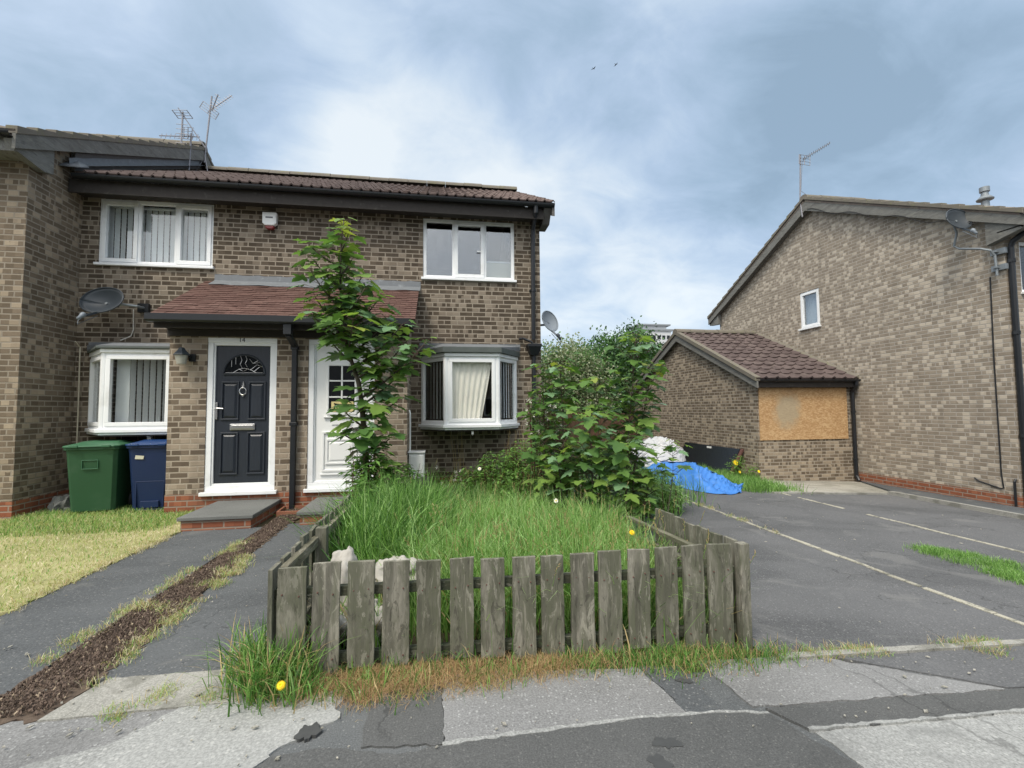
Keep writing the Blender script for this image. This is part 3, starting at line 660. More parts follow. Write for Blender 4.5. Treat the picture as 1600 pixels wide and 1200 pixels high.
# porch
PY = 6.85
Pp = lambda u, d, w: (u, PY + d, w)
mb = MB(); DA = (-3.085, -2.20, .262, 2.365); DB = (-1.785, -.885, .262, 2.36)
wall_sheet(mb, Pp, -3.55, -.43, -.3, 2.62, [DA, DB], .09)
for X in (-3.55, -.43): mb.add([(X, PY, -.3), (X, FY, -.3), (X, FY, 3.2), (X, PY, 2.62)], [(0, 1, 2, 3)])
mb.build('porch_wall', M['brick_porch'], house)
mb = MB(); mb.box(-3.555, -.425, PY - .005, PY + .02, -.3, .262); mb.box(-3.555, -3.53, PY + .021, FY - .01, -.3, .225); mb.box(-.45, -.425, PY + .021, FY - .01, -.3, .225); mb.build('porch_plinth', M['plinth'], house)
ey, ez, ty, tz = 6.47, 2.585, FY - .01, 3.40
L = math.hypot(ty - ey, tz - ez); n = 17; mb = MB(); dy, dz = (ty - ey) / L, (tz - ez) / L
for i in range(n):                               # plain tile courses, each tile a little off
    s0, s1 = i * L / n, min(L, (i + 1.4) * L / n)
    x = -3.60 + (.0825 if i % 2 else 0); xs = [-3.60]
    while x < -.30 - .04: x += .165; xs.append(min(x, -.30))
    for xa, xb in zip(xs, xs[1:]):
        if xb - xa < .02: continue
        l = random.uniform(.020, .026); l2 = l + random.uniform(-.003, .003)
        A = [(xa + .002, ey + dy * s0 - dz * 0.0, ez + dz * s0), (xb - .002, ey + dy * s0, ez + dz * s0)]
        B = [(xa + .002, ey + dy * s1, ez + dz * s1 - .012), (xb - .002, ey + dy * s1, ez + dz * s1 - .012)]
        up = lambda p, k: (p[0], p[1] - dz * k, p[2] + dy * k)
        mb.hexa([A[0], A[1], B[1], B[0]], [up(A[0], l), up(A[1], l2), up(B[1], l2), up(B[0], l)])
pr = mb.build('porch_roof', M['tile_porch'], house)
mb = MB(); mb.hexa([(-3.58, ey + .02, ez - .06), (-.32, ey + .02, ez - .06), (-.32, ey + .02, ez - .013), (-3.58, ey + .02, ez - .013)], [(-3.58, ty, tz - .08), (-.32, ty, tz - .08), (-.32, ty, tz - .033), (-3.58, ty, tz - .033)]); mb.build('roof_boarding', M['fascia'], pr)
mb = MB(); r0 = []
for k in range(40):
    x = -3.48 + 3.2 * k / 39; w = .006 * math.sin(k * 1.9) + random.uniform(-.006, .006)
    r0.append([(x, FY - .22 + w, tz - .10 + .012 + .02 * math.sin(k * .9) * .3), (x, FY - .05, tz + .005), (x, FY - .012, tz + .03), (x, FY - .008, tz + .125 + w)])
mb.grid(r0); mb.build('flashing', M['lead'], pr, solid=.004)
mb = MB(); mb.box(-3.60, -.33, 6.56, 6.585, 2.44, 2.575); mb.box(-3.58, -.34, 6.60, 6.84, 2.47, 2.49); mb.box(-3.57, -.40, 6.815, 6.845, 2.375, 2.468); mb.build('porch_fascia', M['fascia'], house, .003)
g2 = MB(); g2.prism([(6.40, 2.60), (6.40, 2.52), (6.42, 2.50), (6.52, 2.50), (6.545, 2.52), (6.545, 2.60), (6.53, 2.60), (6.53, 2.522), (6.415, 2.522), (6.415, 2.60)], 0, -3.62, -.36); g2.build('gutter', M['blackpipe'], house)
mb = MB(); mb.box(-2.0, -1.9, 6.44, 6.54, 2.36, 2.50); mb.bar((-1.95, 6.49, 2.37), (-1.95, 6.80, 2.25), .068, .068); mb.bar((-1.95, 6.80, 2.27), (-1.955, 6.80, .02), .066, .066, (0, 1, 0))
for z in (2.2, 1.15): mb.box(-2.0, -1.905, 6.76, 6.842, z, z + .05)
mb.build('downpipe', M['blackpipe'], house, .006)

# black door, number 14
door = MB(Pp)
d0 = MB(Pp); d0.box(-2.99, -2.283, .052, .095, .352, 2.262); fd = d0.build('front_door', M['blackdoor'], house, .003); tag(fd, 'black panelled front door with an arched leaded light and chrome fittings')
mb = MB(Pp); u0, u1, w0, w1 = DA; frame_rect(mb, u0, u1, w0 + .02, w1, .072, .012, .082); mb.box(u0 + .07, u1 - .07, .03, .09, w0 + .091, w0 + .12); mb.box(u0 + .068, u1 - .068, .022, .07, w1 - .105, w1 - .07); mb.box(u0, u1, .006, .03, w1 - .062, w1); mb.box(u0 + .0715, u0 + .095, .028, .085, w0 + .12, w1 - .105); mb.box(u1 - .095, u1 - .0715, .028, .085, w0 + .12, w1 - .105)
mb.box(u0 - .04, u1 + .04, -.055, .06, w0 - .03, w0 + .018)
mb.build('door_frame', M['upvc'], fd, .005)
mb = MB(Pp)
def moulding(mb, a, b, c, d, t=.022, dep=.046, field=True):
    frame_rect(mb, a, b, c, d, t, dep - .012, dep + .012)
    if field:
        e = .035; A = [(a + t + .002, dep + .008, c + t + .002), (b - t - .002, dep + .008, c + t + .002), (b - t - .002, dep + .008, d - t - .002), (a + t + .002, dep + .008, d - t - .002)]
        B = [(a + t + e, dep - .010, c + t + e), (b - t - e, dep - .010, c + t + e), (b - t - e, dep - .010, d - t - e), (a + t + e, dep - .010, d - t - e)]
        mb.hexa(A, B)
for a, b in ((-2.918, -2.69), (-2.578, -2.348)):
    moulding(mb, a, b, 1.235, 1.765); moulding(mb, a, b, .495, 1.07)
mb.build('raised_panel', M['blackdoor'], fd, .004)
# arched light with leading
gx, gz0, gw, gh = -2.632, 1.872, .262, .262
arc = [(gx + gw * math.cos(math.pi * k / 24), gz0 + gh * math.sin(math.pi * k / 24)) for k in range(25)]
mb = MB(Pp); mb.add([(x, .047, z) for x, z in arc], [tuple(range(25))]); mb.build('arched_pane', M['glassdark'], fd)
mb = MB(Pp); mb.tube([(x, .046, z) for x, z in arc + [arc[0]]], .014, 6); mb.tube([(gx - gw * 1.0, .044, gz0 - .012), (gx + gw, .044, gz0 - .012)], .012, 6); mb.build('pane_rim', M['blackdoor'], fd)
mb = MB(Pp)
def came(pts): mb.tube([(gx + a * gw, .043, gz0 + b * gh) for a, b in pts], .0032, 5)
came([(-.55, .04), (-.3, .22), (0, .30), (.3, .22), (.6, .05)]); came([(-.25, .25), (-.05, .12), (.2, .28)])
came([(-.2, .95), (-.12, .72), (-.2, .5), (-.1, .28)]); came([(.05, .97), (.13, .74), (.04, .55), (.14, .35)]); came([(-.42, .88), (-.42, .5)]); came([(-.62, .7), (-.62, .36)])
came([(.25, .78), (.42, .55), (.78, .60)]); came([(.42, .55), (.7, .72)]); came([(.3, .2), (.62, .48), (.9, .36)]); came([(.45, .1), (.75, .36)]); came([(-.9, .06), (.9, .06)])
mb.build('leading', M['chrome'], fd)
mb = MB(Pp); mb.box(-2.795, -2.478, .03, .052, 1.10, 1.185); lp = mb.build('letter_plate', M['chrome'], fd, .006)
mb = MB(Pp); mb.box(-2.775, -2.498, .022, .0295, 1.118, 1.167); mb.build('flap', M['chrome'], fd, .004)
mb = MB(Pp); mb.box(-2.982, -2.955, .03, .051, 1.25, 1.475); mb.tube([(-2.968, .03, 1.40), (-2.968, -.005, 1.40), (-2.95, -.01, 1.40), (-2.865, -.008, 1.392)], .009, 8); mb.build('handle', M['chrome'], fd, .003)
mb = MB(Pp); ring = [(-2.636 + .042 * math.sin(t), .022, 1.675 - .045 + .05 * math.cos(t)) for t in [2 * math.pi * k / 20 for k in range(21)]]; mb.tube(ring, .0075, 7); mb.tube([(-2.636, .05, 1.70), (-2.636, .02, 1.70)], .016, 10); mb.box(-2.645, -2.627, .03, .05, 1.68, 1.745); mb.tube([(-2.636, .04, 1.755), (-2.636, .03, 1.755)], .008); mb.box(-2.648, -2.624, .022, .05, 1.560, 1.585); mb.build('knocker', M['chrome'], fd)
text_obj('door_number', '14', .085, (-2.655, PY + .003, 2.333), (R(90), 0, 0), M['dish'], fd)

# white door with six panes
u0, u1, w0, w1 = DB
d0 = MB(Pp); d0.box(-1.70, -.97, .052, .095, .35, 2.27); wd = d0.build('front_door', M['whitegloss'], house, .003); tag(wd, 'white panelled front door with six small panes, half hidden by a sapling')
mb = MB(Pp); frame_rect(mb, u0, u1, w0 + .02, w1, .075, .012, .082); frame_rect(mb, u0 + .0755, u1 - .0755, w0 + .0955, w1 - .0755, .018, .032, .086); mb.box(u0 - .03, u1 + .03, -.05, .06, w0 - .03, w0 + .018); mb.build('door_frame', M['upvc'], wd, .005)
mb = MB(Pp)
moulding(mb, -1.60, -1.075, .50, 1.06, .03, .044, False); moulding(mb, -1.55, -1.125, .60, .96, .03, .046)
mb.box(-1.62, -1.05, .025, .052, .455, .475); mb.box(-1.58, -1.09, .02, .052, 1.255, 1.275)
frame_rect(mb, -1.545, -1.135, 1.30, 2.02, .03, .03, .06); mb.box(-1.352, -1.328, .036, .056, 1.33, 1.99)
for z in (1.535, 1.765): mb.box(-1.515, -1.353, .037, .055, z, z + .022); mb.box(-1.327, -1.165, .037, .055, z, z + .022)
mb.build('moulding', M['whitegloss'], wd, .004)
mb = MB(Pp); mb.box(-1.512, -1.168, .040, .0505, 1.333, 1.988); mb.build('pane', M['panel'], wd)
mb = MB(Pp); frame_rect(mb, -1.475, -1.19, 1.148, 1.222, .006, .044, .06); mb.box(-1.467, -1.198, .04, .055, 1.156, 1.214); mb.build('letter_plate', M['whitegloss'], wd, .002)
mb = MB(Pp); mb.box(-1.03, -1.0, .03, .051, 1.2, 1.42); mb.tube([(-1.015, .03, 1.36), (-1.015, -.005, 1.36), (-1.12, -.008, 1.36)], .009); mb.build('handle', M['whitegloss'], wd, .003)

# steps
for x0, x1, y0, nm in ((-2.90, -2.10, 5.83, 0), (-1.64, -1.06, 5.88, 1)):
    mb = MB(); mb.box(x0 + .03, x1 - .03, y0 + .03, PY - .012, -.1, .118); s = mb.build('step', M['plinth'], house)
    mb = MB(); mb.box(x0, x1, y0, PY - .012, .119, .162); mb.build('tread', M['stone'], s, .008)

# ------------------------------------------------------------------ stepped-forward neighbour on the left
LX, LY = -5.37, 6.95
nh = thing('terraced_house', (-8.5, LY, 0), 'brick neighbour standing forward at the left edge, mossy tiles above its blank side wall', 'house')
mb = MB(); Pl = lambda u, d, w: (u, LY + d, w)
LW = (-8.6, -6.9, 1.0, 2.2); LW2 = (-8.6, -6.9, 3.6, 4.6)
wall_sheet(mb, Pl, -13, LX, -.3, 4.72, [LW, LW2])
lry, lrz, ley, lez = 11.22, 7.33, 6.55, 4.84
for X in (LX - .003, -13): mb.add([(X, LY, -.3), (X, 15.5, -.3), (X, 15.5, 4.72), (X, lry, lrz - .22), (X, LY, 4.9)], [(0, 1, 2, 3, 4)])
mb.add([(-13, 15.5, -.3), (LX, 15.5, -.3), (LX, 15.5, 4.72), (-13, 15.5, 4.72)], [(0, 1, 2, 3)])
mb.build('wall', M['brick_left'], nh)
mb = MB(); mb.box(-12.9, LX - .05, LY + 3, LY + 3.1, 0, 4.6); mb.box(-12.9, LX - .05, LY + .12, 15, 2.5, 2.7); mb.build('inner_wall', M['interior'], nh)
mb = MB(); mb.box(-13, LX + .004, LY - .006, LY + .03, -.3, .225); mb.box(LX - .02, LX + .004, LY + .031, FY - .008, -.3, .225); mb.build('plinth', M['plinth'], nh)
window(nh, Pl, *LW, [(LW[0], -7.75, True), (-7.75, LW[1], False)]); window(nh, Pl, *LW2, [(LW2[0], -7.75, True), (-7.75, LW2[1], False)])
rl = tile_roof(nh, -13.2, -5.23, ley, lez + .05, lry, lrz, M['tile_left'])
tile_roof(rl, -13.2, -5.23, 2 * lry - ley, lez + .05, lry, lrz, M['tile_left'], name='back_slope')
ridge(rl, -13.2, -5.22, lry, lrz + .07, M['ridge_moss'])
mb = MB(); ph = lez + .05
for s in (1, -1):                                # cloaked verge: one lapped cap per course
    for k in range(16):
        a, b = k / 16, (k + 1) / 16; ya = lry - s * (lry - ley) * (1 - a); yb = lry - s * (lry - ley) * (1 - b); za = ph + (lrz - ph) * a; zb = ph + (lrz - ph) * b
        mb.hexa([(-5.34, ya, za - .03), (-5.205, ya, za - .03), (-5.205, ya, za + .075), (-5.34, ya, za + .075)], [(-5.34, yb, zb - .03), (-5.205, yb, zb - .03), (-5.205, yb, zb + .035), (-5.34, yb, zb + .035)])
mb.build('verge', M['ridge_moss'], nh, .006)
mb = MB()
for s in (1, -1):
    ya = lry - s * (lry - ley)
    mb.hexa([(-5.26, ya, lez - .17), (-5.22, ya, lez - .17), (-5.22, ya, lez + .03), (-5.26, ya, lez + .03)], [(-5.26, lry, lrz - .27), (-5.22, lry, lrz - .27), (-5.22, lry, lrz - .03), (-5.26, lry, lrz - .03)])
mb.prism([(6.56, 4.80), (7.20, 5.08), (7.20, 4.66), (7.05, 4.62), (6.60, 4.68)], 0, -5.362, -5.262)
mb.build('bargeboard', M['barge'], nh)
mb = MB(); mb.box(-13, -5.27, 6.60, 6.63, 4.66, 4.84); mb.box(-13, -5.37, 6.631, LY, 4.70, 4.72); mb.build('fascia', M['barge'], nh)
gutter(nh, -13, -5.25, 6.53, 4.87)
# grey boarding and lead soaker where the lower roof runs into the gable
mb = MB(); sl = (RZ - EZ) / (RY - EY)
mb.hexa([(-5.355, 7.62, 4.93), (-5.30, 7.62, 4.93), (-5.30, 7.62, 5.20), (-5.355, 7.62, 5.20)], [(-5.355, 11.2, 4.93 + 3.58 * sl), (-5.30, 11.2, 4.93 + 3.58 * sl), (-5.30, 11.2, 5.20 + 3.58 * sl), (-5.355, 11.2, 5.20 + 3.58 * sl)])
mb.build('boarding', M['fasciagrey'], nh)
mb = MB(); rows = []
for k in range(30):
    y = 7.50 + 3.7 * k / 29; z = 4.91 + (y - 7.50) * sl; j = random.uniform(-.008, .008)
    rows.append([(-5.292, y, z + .15 + j), (-5.285, y, z + .04), (-5.20 + j, y, z + .035)])
mb.grid(rows); mb.hexa([(-5.36, 7.42, 4.90), (-5.10, 7.42, 4.89), (-5.10, 7.42, 4.905), (-5.36, 7.42, 4.92)], [(-5.36, 7.75, 5.16), (-5.2, 7.75, 5.05), (-5.2, 7.75, 5.065), (-5.36, 7.75, 5.18)])
mb.build('flashing', M['lead'], nh)
# ------------------------------------------------------------------ gable-end house on the right, lower down the slope
GX, GY = 9.70, 6.45; GB = gz(GX)
rh = thing('gable_end_house', (GX + 2, GY, GB), 'grey-brown brick house on the right showing a broad gable with one small white window', 'house')
ry, rz, ey, ez = 10.55, 6.80, 6.03, 4.50; rs = (rz - ez) / (ry - ey); by = 2 * ry - GY
WG = (-11.05, -10.40, 3.44, 4.42)
Pg = lambda u, d, w: (GX + d, -u, w)
mb = MB(); wall_sheet(mb, Pg, -by, -GY, -.9, 4.55, [WG], .1)
mb.add([(GX, GY, 4.55), (GX, ry, rz - .16), (GX, by, 4.55)], [(0, 1, 2)])
Pr = lambda u, d, w: (u, GY + d, w)
WF = (10.02, 11.6, 3.30, 4.20); WF2 = (10.4, 12.0, .6, 1.8)
wall_sheet(mb, Pr, GX, 17, -.9, 4.55, [WF, WF2]); mb.add([(17, GY, -.9), (17, by, -.9), (17, by, 4.5), (17, ry, rz - .16), (17, GY, 4.5)], [(0, 1, 2, 3, 4)]); mb.add([(GX, by, -.9), (17, by, -.9), (17, by, 4.55), (GX, by, 4.55)], [(0, 1, 2, 3)])
mb.build('wall', M['brick_right'], rh)
mb = MB(); mb.box(GX - .006, GX + .05, GY - .006, by, -.9, -.18); mb.box(GX + .051, 17, GY - .006, GY + .03, -.9, -.18); mb.build('plinth', M['plinth'], rh)
mb = MB(); mb.box(GX + .15, 16.9, GY + .12, by - .1, 2.0, 2.2); mb.box(GX + 3, GX + 3.1, GY + .12, by - .1, -.4, 4.4); mb.build('inner_wall', M['interior'], rh)
window(rh, Pg, *WG, [(WG[0], WG[1], True)], blind=(4, .088, ()), glass='glassbright')
window(rh, Pr, *WF, [(WF[0], 10.8, False), (10.8, WF[1], True)]); window(rh, Pr, *WF2, [(WF2[0], 11.2, False), (11.2, WF2[1], True)])
rr = tile_roof(rh, 9.52, 17.2, ey, ez + .03, ry, rz, M['tile_left'])
tile_roof(rr, 9.52, 17.2, 2 * ry - ey, ez + .03, ry, rz, M['tile_left'], name='back_slope')
ridge(rr, 9.5, 17.2, ry, rz + .06, M['ridge_moss'])
mb = MB()
for s in (1, -1):
    for k in range(15):
        a, b = k / 15, (k + 1) / 15; ya = ry - s * (ry - ey) * (1 - a); yb = ry - s * (ry - ey) * (1 - b); za = ez + .03 + (rz - ez) * a; zb = ez + .03 + (rz - ez) * b
        mb.hexa([(9.49, ya, za - .03), (9.62, ya, za - .03), (9.62, ya, za + .07), (9.49, ya, za + .07)], [(9.49, yb, zb - .03), (9.62, yb, zb - .03), (9.62, yb, zb + .03), (9.49, yb, zb + .03)])
mb.build('verge', M['ridge_moss'], rh, .006)
mb = MB()
for s in (1, -1):
    ya = ry - s * (ry - ey)
    mb.hexa([(9.525, ya, ez - .20), (9.565, ya, ez - .20), (9.565, ya, ez + .005), (9.525, ya, ez + .005)], [(9.525, ry, rz - .30), (9.565, ry, rz - .30), (9.565, ry, rz - .03), (9.525, ry, rz - .03)])
    mb.hexa([(9.566, ya, ez - .16), (GX - .002, ya, ez - .16), (GX - .002, ya, ez - .14), (9.566, ya, ez - .14)], [(9.566, ry, rz - .28), (GX - .002, ry, rz - .28), (GX - .002, ry, rz - .26), (9.566, ry, rz - .26)])
mb.prism([(6.05, 4.40), (6.62, 4.66), (6.62, 4.16), (6.10, 4.28)], 0, 9.57, 9.69)
mb.prism([(2 * ry - 6.05, 4.40), (2 * ry - 6.55, 4.6), (2 * ry - 6.55, 4.22), (2 * ry - 6.05, 4.26)], 0, 9.57, 9.69)
rows_cable = [(9.515, 6.75 + 3.7 * k / 24, 4.62 + rs * (3.7 * k / 24) + .045 * math.sin(k * .9) - .02) for k in range(25)]
mb.build('bargeboard', M['barge'], rh)
mb = MB(); mb.tube(rows_cable, .007, 5); mb.build('aerial_cable', M['rubber'], rh)
mb = MB(); mb.box(9.57, 17, 6.08, 6.11, 4.30, 4.48); mb.box(9.57, 17, 6.111, GY, 4.32, 4.34); mb.build('fascia', M['fasciagrey'], rh)
gutter(rh, 9.5, 17, 6.02, 4.53)
mb = MB(); mb.tube([(9.85, 6.02, 4.5), (9.85, 6.02, 4.40), (9.76, 6.36, 4.16), (9.755, 6.395, 4.06), (9.755, 6.395, -.42)], .045)
for z in (2.55, .8, 3.8): mb.tube([(9.755, 6.395, z), (9.755, 6.395, z + .06)], .056)
mb.build('downpipe', M['blackpipe'], rh)
mb = MB(); mb.tube([(9.69, 6.674, 3.62), (9.688, 6.697, 2.2), (9.69, 6.702, .15), (9.69, 6.68, -.09), (9.69, 6.72, -.10), (9.69, 7.05, -.02), (9.69, 7.12, .03)], .011, 6); mb.build('wall_cable', M['blackpipe'], rh)
mb = MB(); mb.tube([(9.66, 6.50, -.36), (9.66, 6.50, .05), (9.69, 6.50, .09)], .018); mb.build('waste_pipe', M['blackpipe'], rh)
fl = MB(); fl.lathe((11.62, 8.0, 5.35), [(.075, 0), (.068, .38), (.14, .40), (.145, .42), (.066, .50), (.058, .58), (.085, .58), (.085, .68), (.03, .70)]); tag(fl.build('flue_pipe', M['galv'], smooth=False), 'stubby grey flue pipe with flared collars standing on the right-hand roof slope', 'flue')

# ------------------------------------------------------------------ brick garage with boarded front
gb = gz(8.4)
ga = thing('brick_garage', (8.4, 9.55, gb), 'single-storey brick outbuilding with a brown tiled roof and strand board over its front', 'garage')
A0, A1, B0, RYg, RZg, EYg, EZg = 7.18, GX - .012, 9.55, 12.85, 3.60, 9.36, 1.93
mb = MB(); Pq = lambda u, d, w: (u, B0 + d, w)
wall_sheet(mb, Pq, A0, A1, -.9, 1.98, [(7.3, 9.45, .68, 1.75)]); bb = 2 * RYg - B0
mb.add([(A0, B0, -.9), (A0, bb, -.9), (A0, bb, 1.98), (A0, RYg, RZg - .14), (A0, B0, 1.98)], [(0, 1, 2, 3, 4)]); mb.add([(A0, bb, -.9), (A1, bb, -.9), (A1, bb, 1.98), (A0, bb, 1.98)], [(0, 1, 2, 3)])
mb.build('wall', M['brick_garage'], ga)
gr = tile_roof(ga, 7.04, A1 - .02, EYg, EZg + .05, RYg, RZg, M['tile_garage'], course=.30, roll=.29, amp=.04, step=.035)
tile_roof(gr, 7.04, A1 - .02, 2 * RYg - EYg, EZg + .05, RYg, RZg, M['tile_garage'], course=.30, name='back_slope')
ridge(gr, 7.02, A1 - .02, RYg, RZg + .05, M['ridge_moss'])
mb = MB()
for s in (1, -1):
    ya = RYg - s * (RYg - EYg)
    mb.hexa([(7.05, ya, EZg - .15), (7.09, ya, EZg - .15), (7.09, ya, EZg + .02), (7.05, ya, EZg + .02)], [(7.05, RYg, RZg - .25), (7.09, RYg, RZg - .25), (7.09, RYg, RZg - .05), (7.05, RYg, RZg - .05)])
mb.build('bargeboard', M['barge'], ga)
for s in (1, -1):
    mb = MB()
    ya = RYg - s * (RYg - EYg)
    mb.hexa([(7.015, ya, EZg + .01), (7.15, ya, EZg + .01), (7.15, ya, EZg + .10), (7.015, ya, EZg + .10)], [(7.015, RYg, RZg - .05), (7.15, RYg, RZg - .05), (7.15, RYg, RZg + .06), (7.015, RYg, RZg + .06)]); mb.build('verge', M['ridge_moss'], ga)
mb = MB(); mb.hexa([(A1 - .12, EYg, EZg + .05), (A1 - .004, EYg, EZg + .05), (A1 - .004, EYg, EZg + .15), (A1 - .10, EYg, EZg + .10)], [(A1 - .12, RYg, RZg), (A1 - .004, RYg, RZg), (A1 - .004, RYg, RZg + .11), (A1 - .10, RYg, RZg + .06)])
mb.build('mortar_fillet', M['ridge_moss'], ga)
mb = MB(); mb.box(7.095, A1 - .01, 9.40, 9.43, 1.80, 1.97); mb.box(7.12, A1 - .01, 9.431, B0 + .02, 1.81, 1.83); mb.build('fascia', M['fascia'], ga)
gutter(ga, 7.09, A1 - .012, 9.345, 1.975, .05)
mb = MB(); mb.tube([(9.60, 9.345, 1.95), (9.60, 9.345, 1.85), (9.615, 9.48, 1.70), (9.615, 9.485, 1.60), (9.615, 9.485, -.25), (9.615, 9.42, -.36)], .042)
for z in (1.2, .1): mb.tube([(9.615, 9.485, z), (9.615, 9.485, z + .05)], .052)
mb.build('downpipe', M['blackpipe'], ga)
mb = MB(); mb.box(7.215, 9.50, B0 - .022, B0 - .003, .60, 1.795); mb.build('board', M['osb'], ga, .002)

# ------------------------------------------------------------------ dishes and aerials
def dish(loc, nrm, w, h, mat, label, wall_pt, pole=None, lnb=.42, group=None):
    t = thing('satellite_dish', wall_pt, label, 'satellite dish', group)
    n = Vector(nrm).normalized(); up = Vector((0, 0, 1)); a = n.cross(up).normalized(); b = a.cross(n).normalized(); c = Vector(loc)
    mb = MB(); rows = []
    for i in range(7):
        r = i / 6; rows.append([c + a * (math.cos(q) * r * w / 2) + b * (math.sin(q) * r * h / 2) + n * (.16 * w * (r * r - 1)) for q in [2 * math.pi * k / 32 for k in range(33)]])
    mb.grid(rows); rim = rows[-1]; mb.tube(rim, .008, 6, False); mb.build('reflector', M[mat], t, smooth=True, solid=.006)
    low = c - b * (h / 2) * .92 - n * .02; tip = c + n * lnb * w * .75 - b * h * .95
    mb = MB(); mb.bar(low, tip, .022, .03); mb.build('feed_arm', M[mat], t)
    mb = MB(); d = (c - tip).normalized(); mb.tube([tip - d * .05, tip + d * .02, tip + d * .03, tip + d * .07], [.022, .024, .034, .034], 10); mb.tube([tip - d * .03, tip - d * .06 - Vector((0, 0, .07)), low - Vector((0, 0, .05))], .005, 5); mb.build('receiver', M['dishlight' if mat == 'dish' else 'dish'], t, smooth=True)
    mb = MB(); back = c - n * .17 * w; wp = Vector(wall_pt)
    path = [back + n * .02, back - n * .05] + [Vector(p) for p in (pole or [])] + [wp]
    mb.tube(path, .02, 8); mb.build('bracket', M['galv' if pole else 'blackpipe'], t, smooth=False)
    return t
t = dish((-4.80, 7.50, 2.985), (-.12, -.86, .34), .60, .43, 'dish', 'dark grey oval satellite dish on the wall above the left bay window', (-4.44, 7.88, 2.95), [(-4.62, 7.66, 2.96), (-4.47, 7.72, 2.95)])
mb = MB(); mb.box(-4.53, -4.38, 7.84, 7.895, 2.89, 3.02); mb.build('mounting_plate', M['blackpipe'], t)
dish((2.0, 8.05, 2.93), (.45, -.80, .3), .36, .40, 'dishlight', 'pale grey satellite dish poking out round the free corner of the terrace', (1.80, 8.12, 2.86), [(1.93, 8.16, 2.88)])
t = dish((9.36, 6.86, 4.74), (-.15, -.92, .32), .44, .44, 'dish', 'slate grey satellite dish on a cranked pole beside the right-hand bargeboard', (9.62, 6.52, 3.60), [(9.45, 6.98, 4.52), (9.47, 7.05, 4.30), (9.49, 6.98, 4.23), (9.51, 6.66, 4.12), (9.55, 6.54, 4.05), (9.60, 6.52, 3.95)])
mb = MB()
for z in (4.02, 3.74): mb.box(9.64, 9.698, 6.40, 6.62, z - .05, z + .05); mb.box(9.57, 9.64, 6.49, 6.55, z - .015, z + .015)
mb.build('mounting_plate', M['galv'], t, .003)

def yagi(mb, p0, p1, el, n, ln, r=.006):
    p0, p1, e = Vector(p0), Vector(p1), Vector(el).normalized(); mb.tube([p0, p1], .011, 6)
    for k in range(n):
        p = p0.lerp(p1, (k + .5) / n); L = ln * (1 - .35 * k / n) / 2; mb.tube([p - e * L, p + e * L], r, 5)
def reflector(mb, c, a, b, w, h, n=4):
    c, a, b = Vector(c), Vector(a).normalized(), Vector(b).normalized()
    for s in (-1, 0, 1): mb.tube([c + a * w / 2 * s - b * h / 2, c + a * w / 2 * s + b * h / 2], .009, 5)
    for k in range(n):
        q = c + b * h * (k / (n - 1) - .5); mb.tube([q - a * w / 2, q + a * w / 2], .006, 5)
def aerial(base, mast, label, parts):
    t = thing('tv_aerial', base, label, 'aerial'); mb = MB(); mb.tube(mast, .018, 8); mb.build('mast', M['alu'], t)
    for nm, fn in parts: mb = MB(); fn(mb); mb.build(nm, M['alu'], t)
    return t
t = aerial((-5.2, 11.2, 7.1), [(-5.22, 11.2, 7.0), (-5.10, 11.2, 8.57)], 'tallest rooftop aerial at left, double boom pointing up to the right', [
    ('boom', lambda m: (yagi(m, (-5.10, 11.2, 8.26), (-4.74, 11.35, 8.73), (.7, -.3, -.6), 9, .22), yagi(m, (-5.09, 11.2, 8.23), (-4.88, 11.0, 8.5), (.7, -.3, -.6), 6, .24))),
    ('reflector', lambda m: reflector(m, (-5.14, 11.19, 8.23), (.33, 0, -.25), (.1, .05, .28), .42, .18)),
    ('brace', lambda m: (m.tube([(-5.22, 11.2, 7.12), (-5.34, 11.1, 6.75)], .012), m.tube([(-5.21, 11.2, 7.15), (-5.1, 11.1, 6.75)], .012)))])
aerial((-5.29, 10.4, 6.9), [(-5.30, 10.4, 6.78), (-5.285, 10.4, 7.66)], 'left-most rooftop aerial, its long boom sloping down to the right past flat reflector bars', [
    ('boom', lambda m: yagi(m, (-5.38, 10.4, 7.74), (-4.86, 10.45, 6.95), (.75, .5, .2), 3, .10)),
    ('reflector', lambda m: reflector(m, (-5.285, 10.39, 7.60), (1, 0, .08), (.35, .3, -.5), .28, .17)),
    ('director', lambda m: [m.tube([(-5.40, 10.39, z), (-5.18, 10.39, z)], .006, 5) for z in (6.98, 7.08, 7.18, 7.28, 7.38)])])
aerial((-5.22, 10.5, 6.7), [(-5.235, 10.6, 6.5), (-5.21, 10.6, 7.32)], 'small low aerial with level boom and grid reflector, nearest the grey roof boarding', [
    ('boom', lambda m: yagi(m, (-5.02, 10.55, 7.23), (-5.80, 10.55, 7.19), (0, .3, 1), 9, .16)),
    ('reflector', lambda m: reflector(m, (-5.24, 10.53, 7.28), (1, 0, 0), (0, 0, 1), .16, .26))])
t = aerial((9.50, 10.7, 6.5), [(9.50, 10.6, 6.35), (9.54, 10.7, 6.86), (9.61, 10.7, 8.10)], 'lone thin aerial on the right-hand gable peak, boom rising to the right', [
    ('boom', lambda m: yagi(m, (9.68, 10.7, 7.98), (10.54, 10.7, 8.51), (.35, .75, -.45), 12, .16)),
    ('reflector', lambda m: reflector(m, (9.72, 10.69, 7.96), (1, .1, .0), (.05, 0, 1), .36, .26, 4)),
    ('cable', lambda m: m.tube([(9.66, 10.7, 7.95), (9.62, 10.69, 7.6), (9.57, 10.69, 7.1), (9.70, 10.65, 6.98), (10.0, 10.6, 6.90)], .006, 5))])

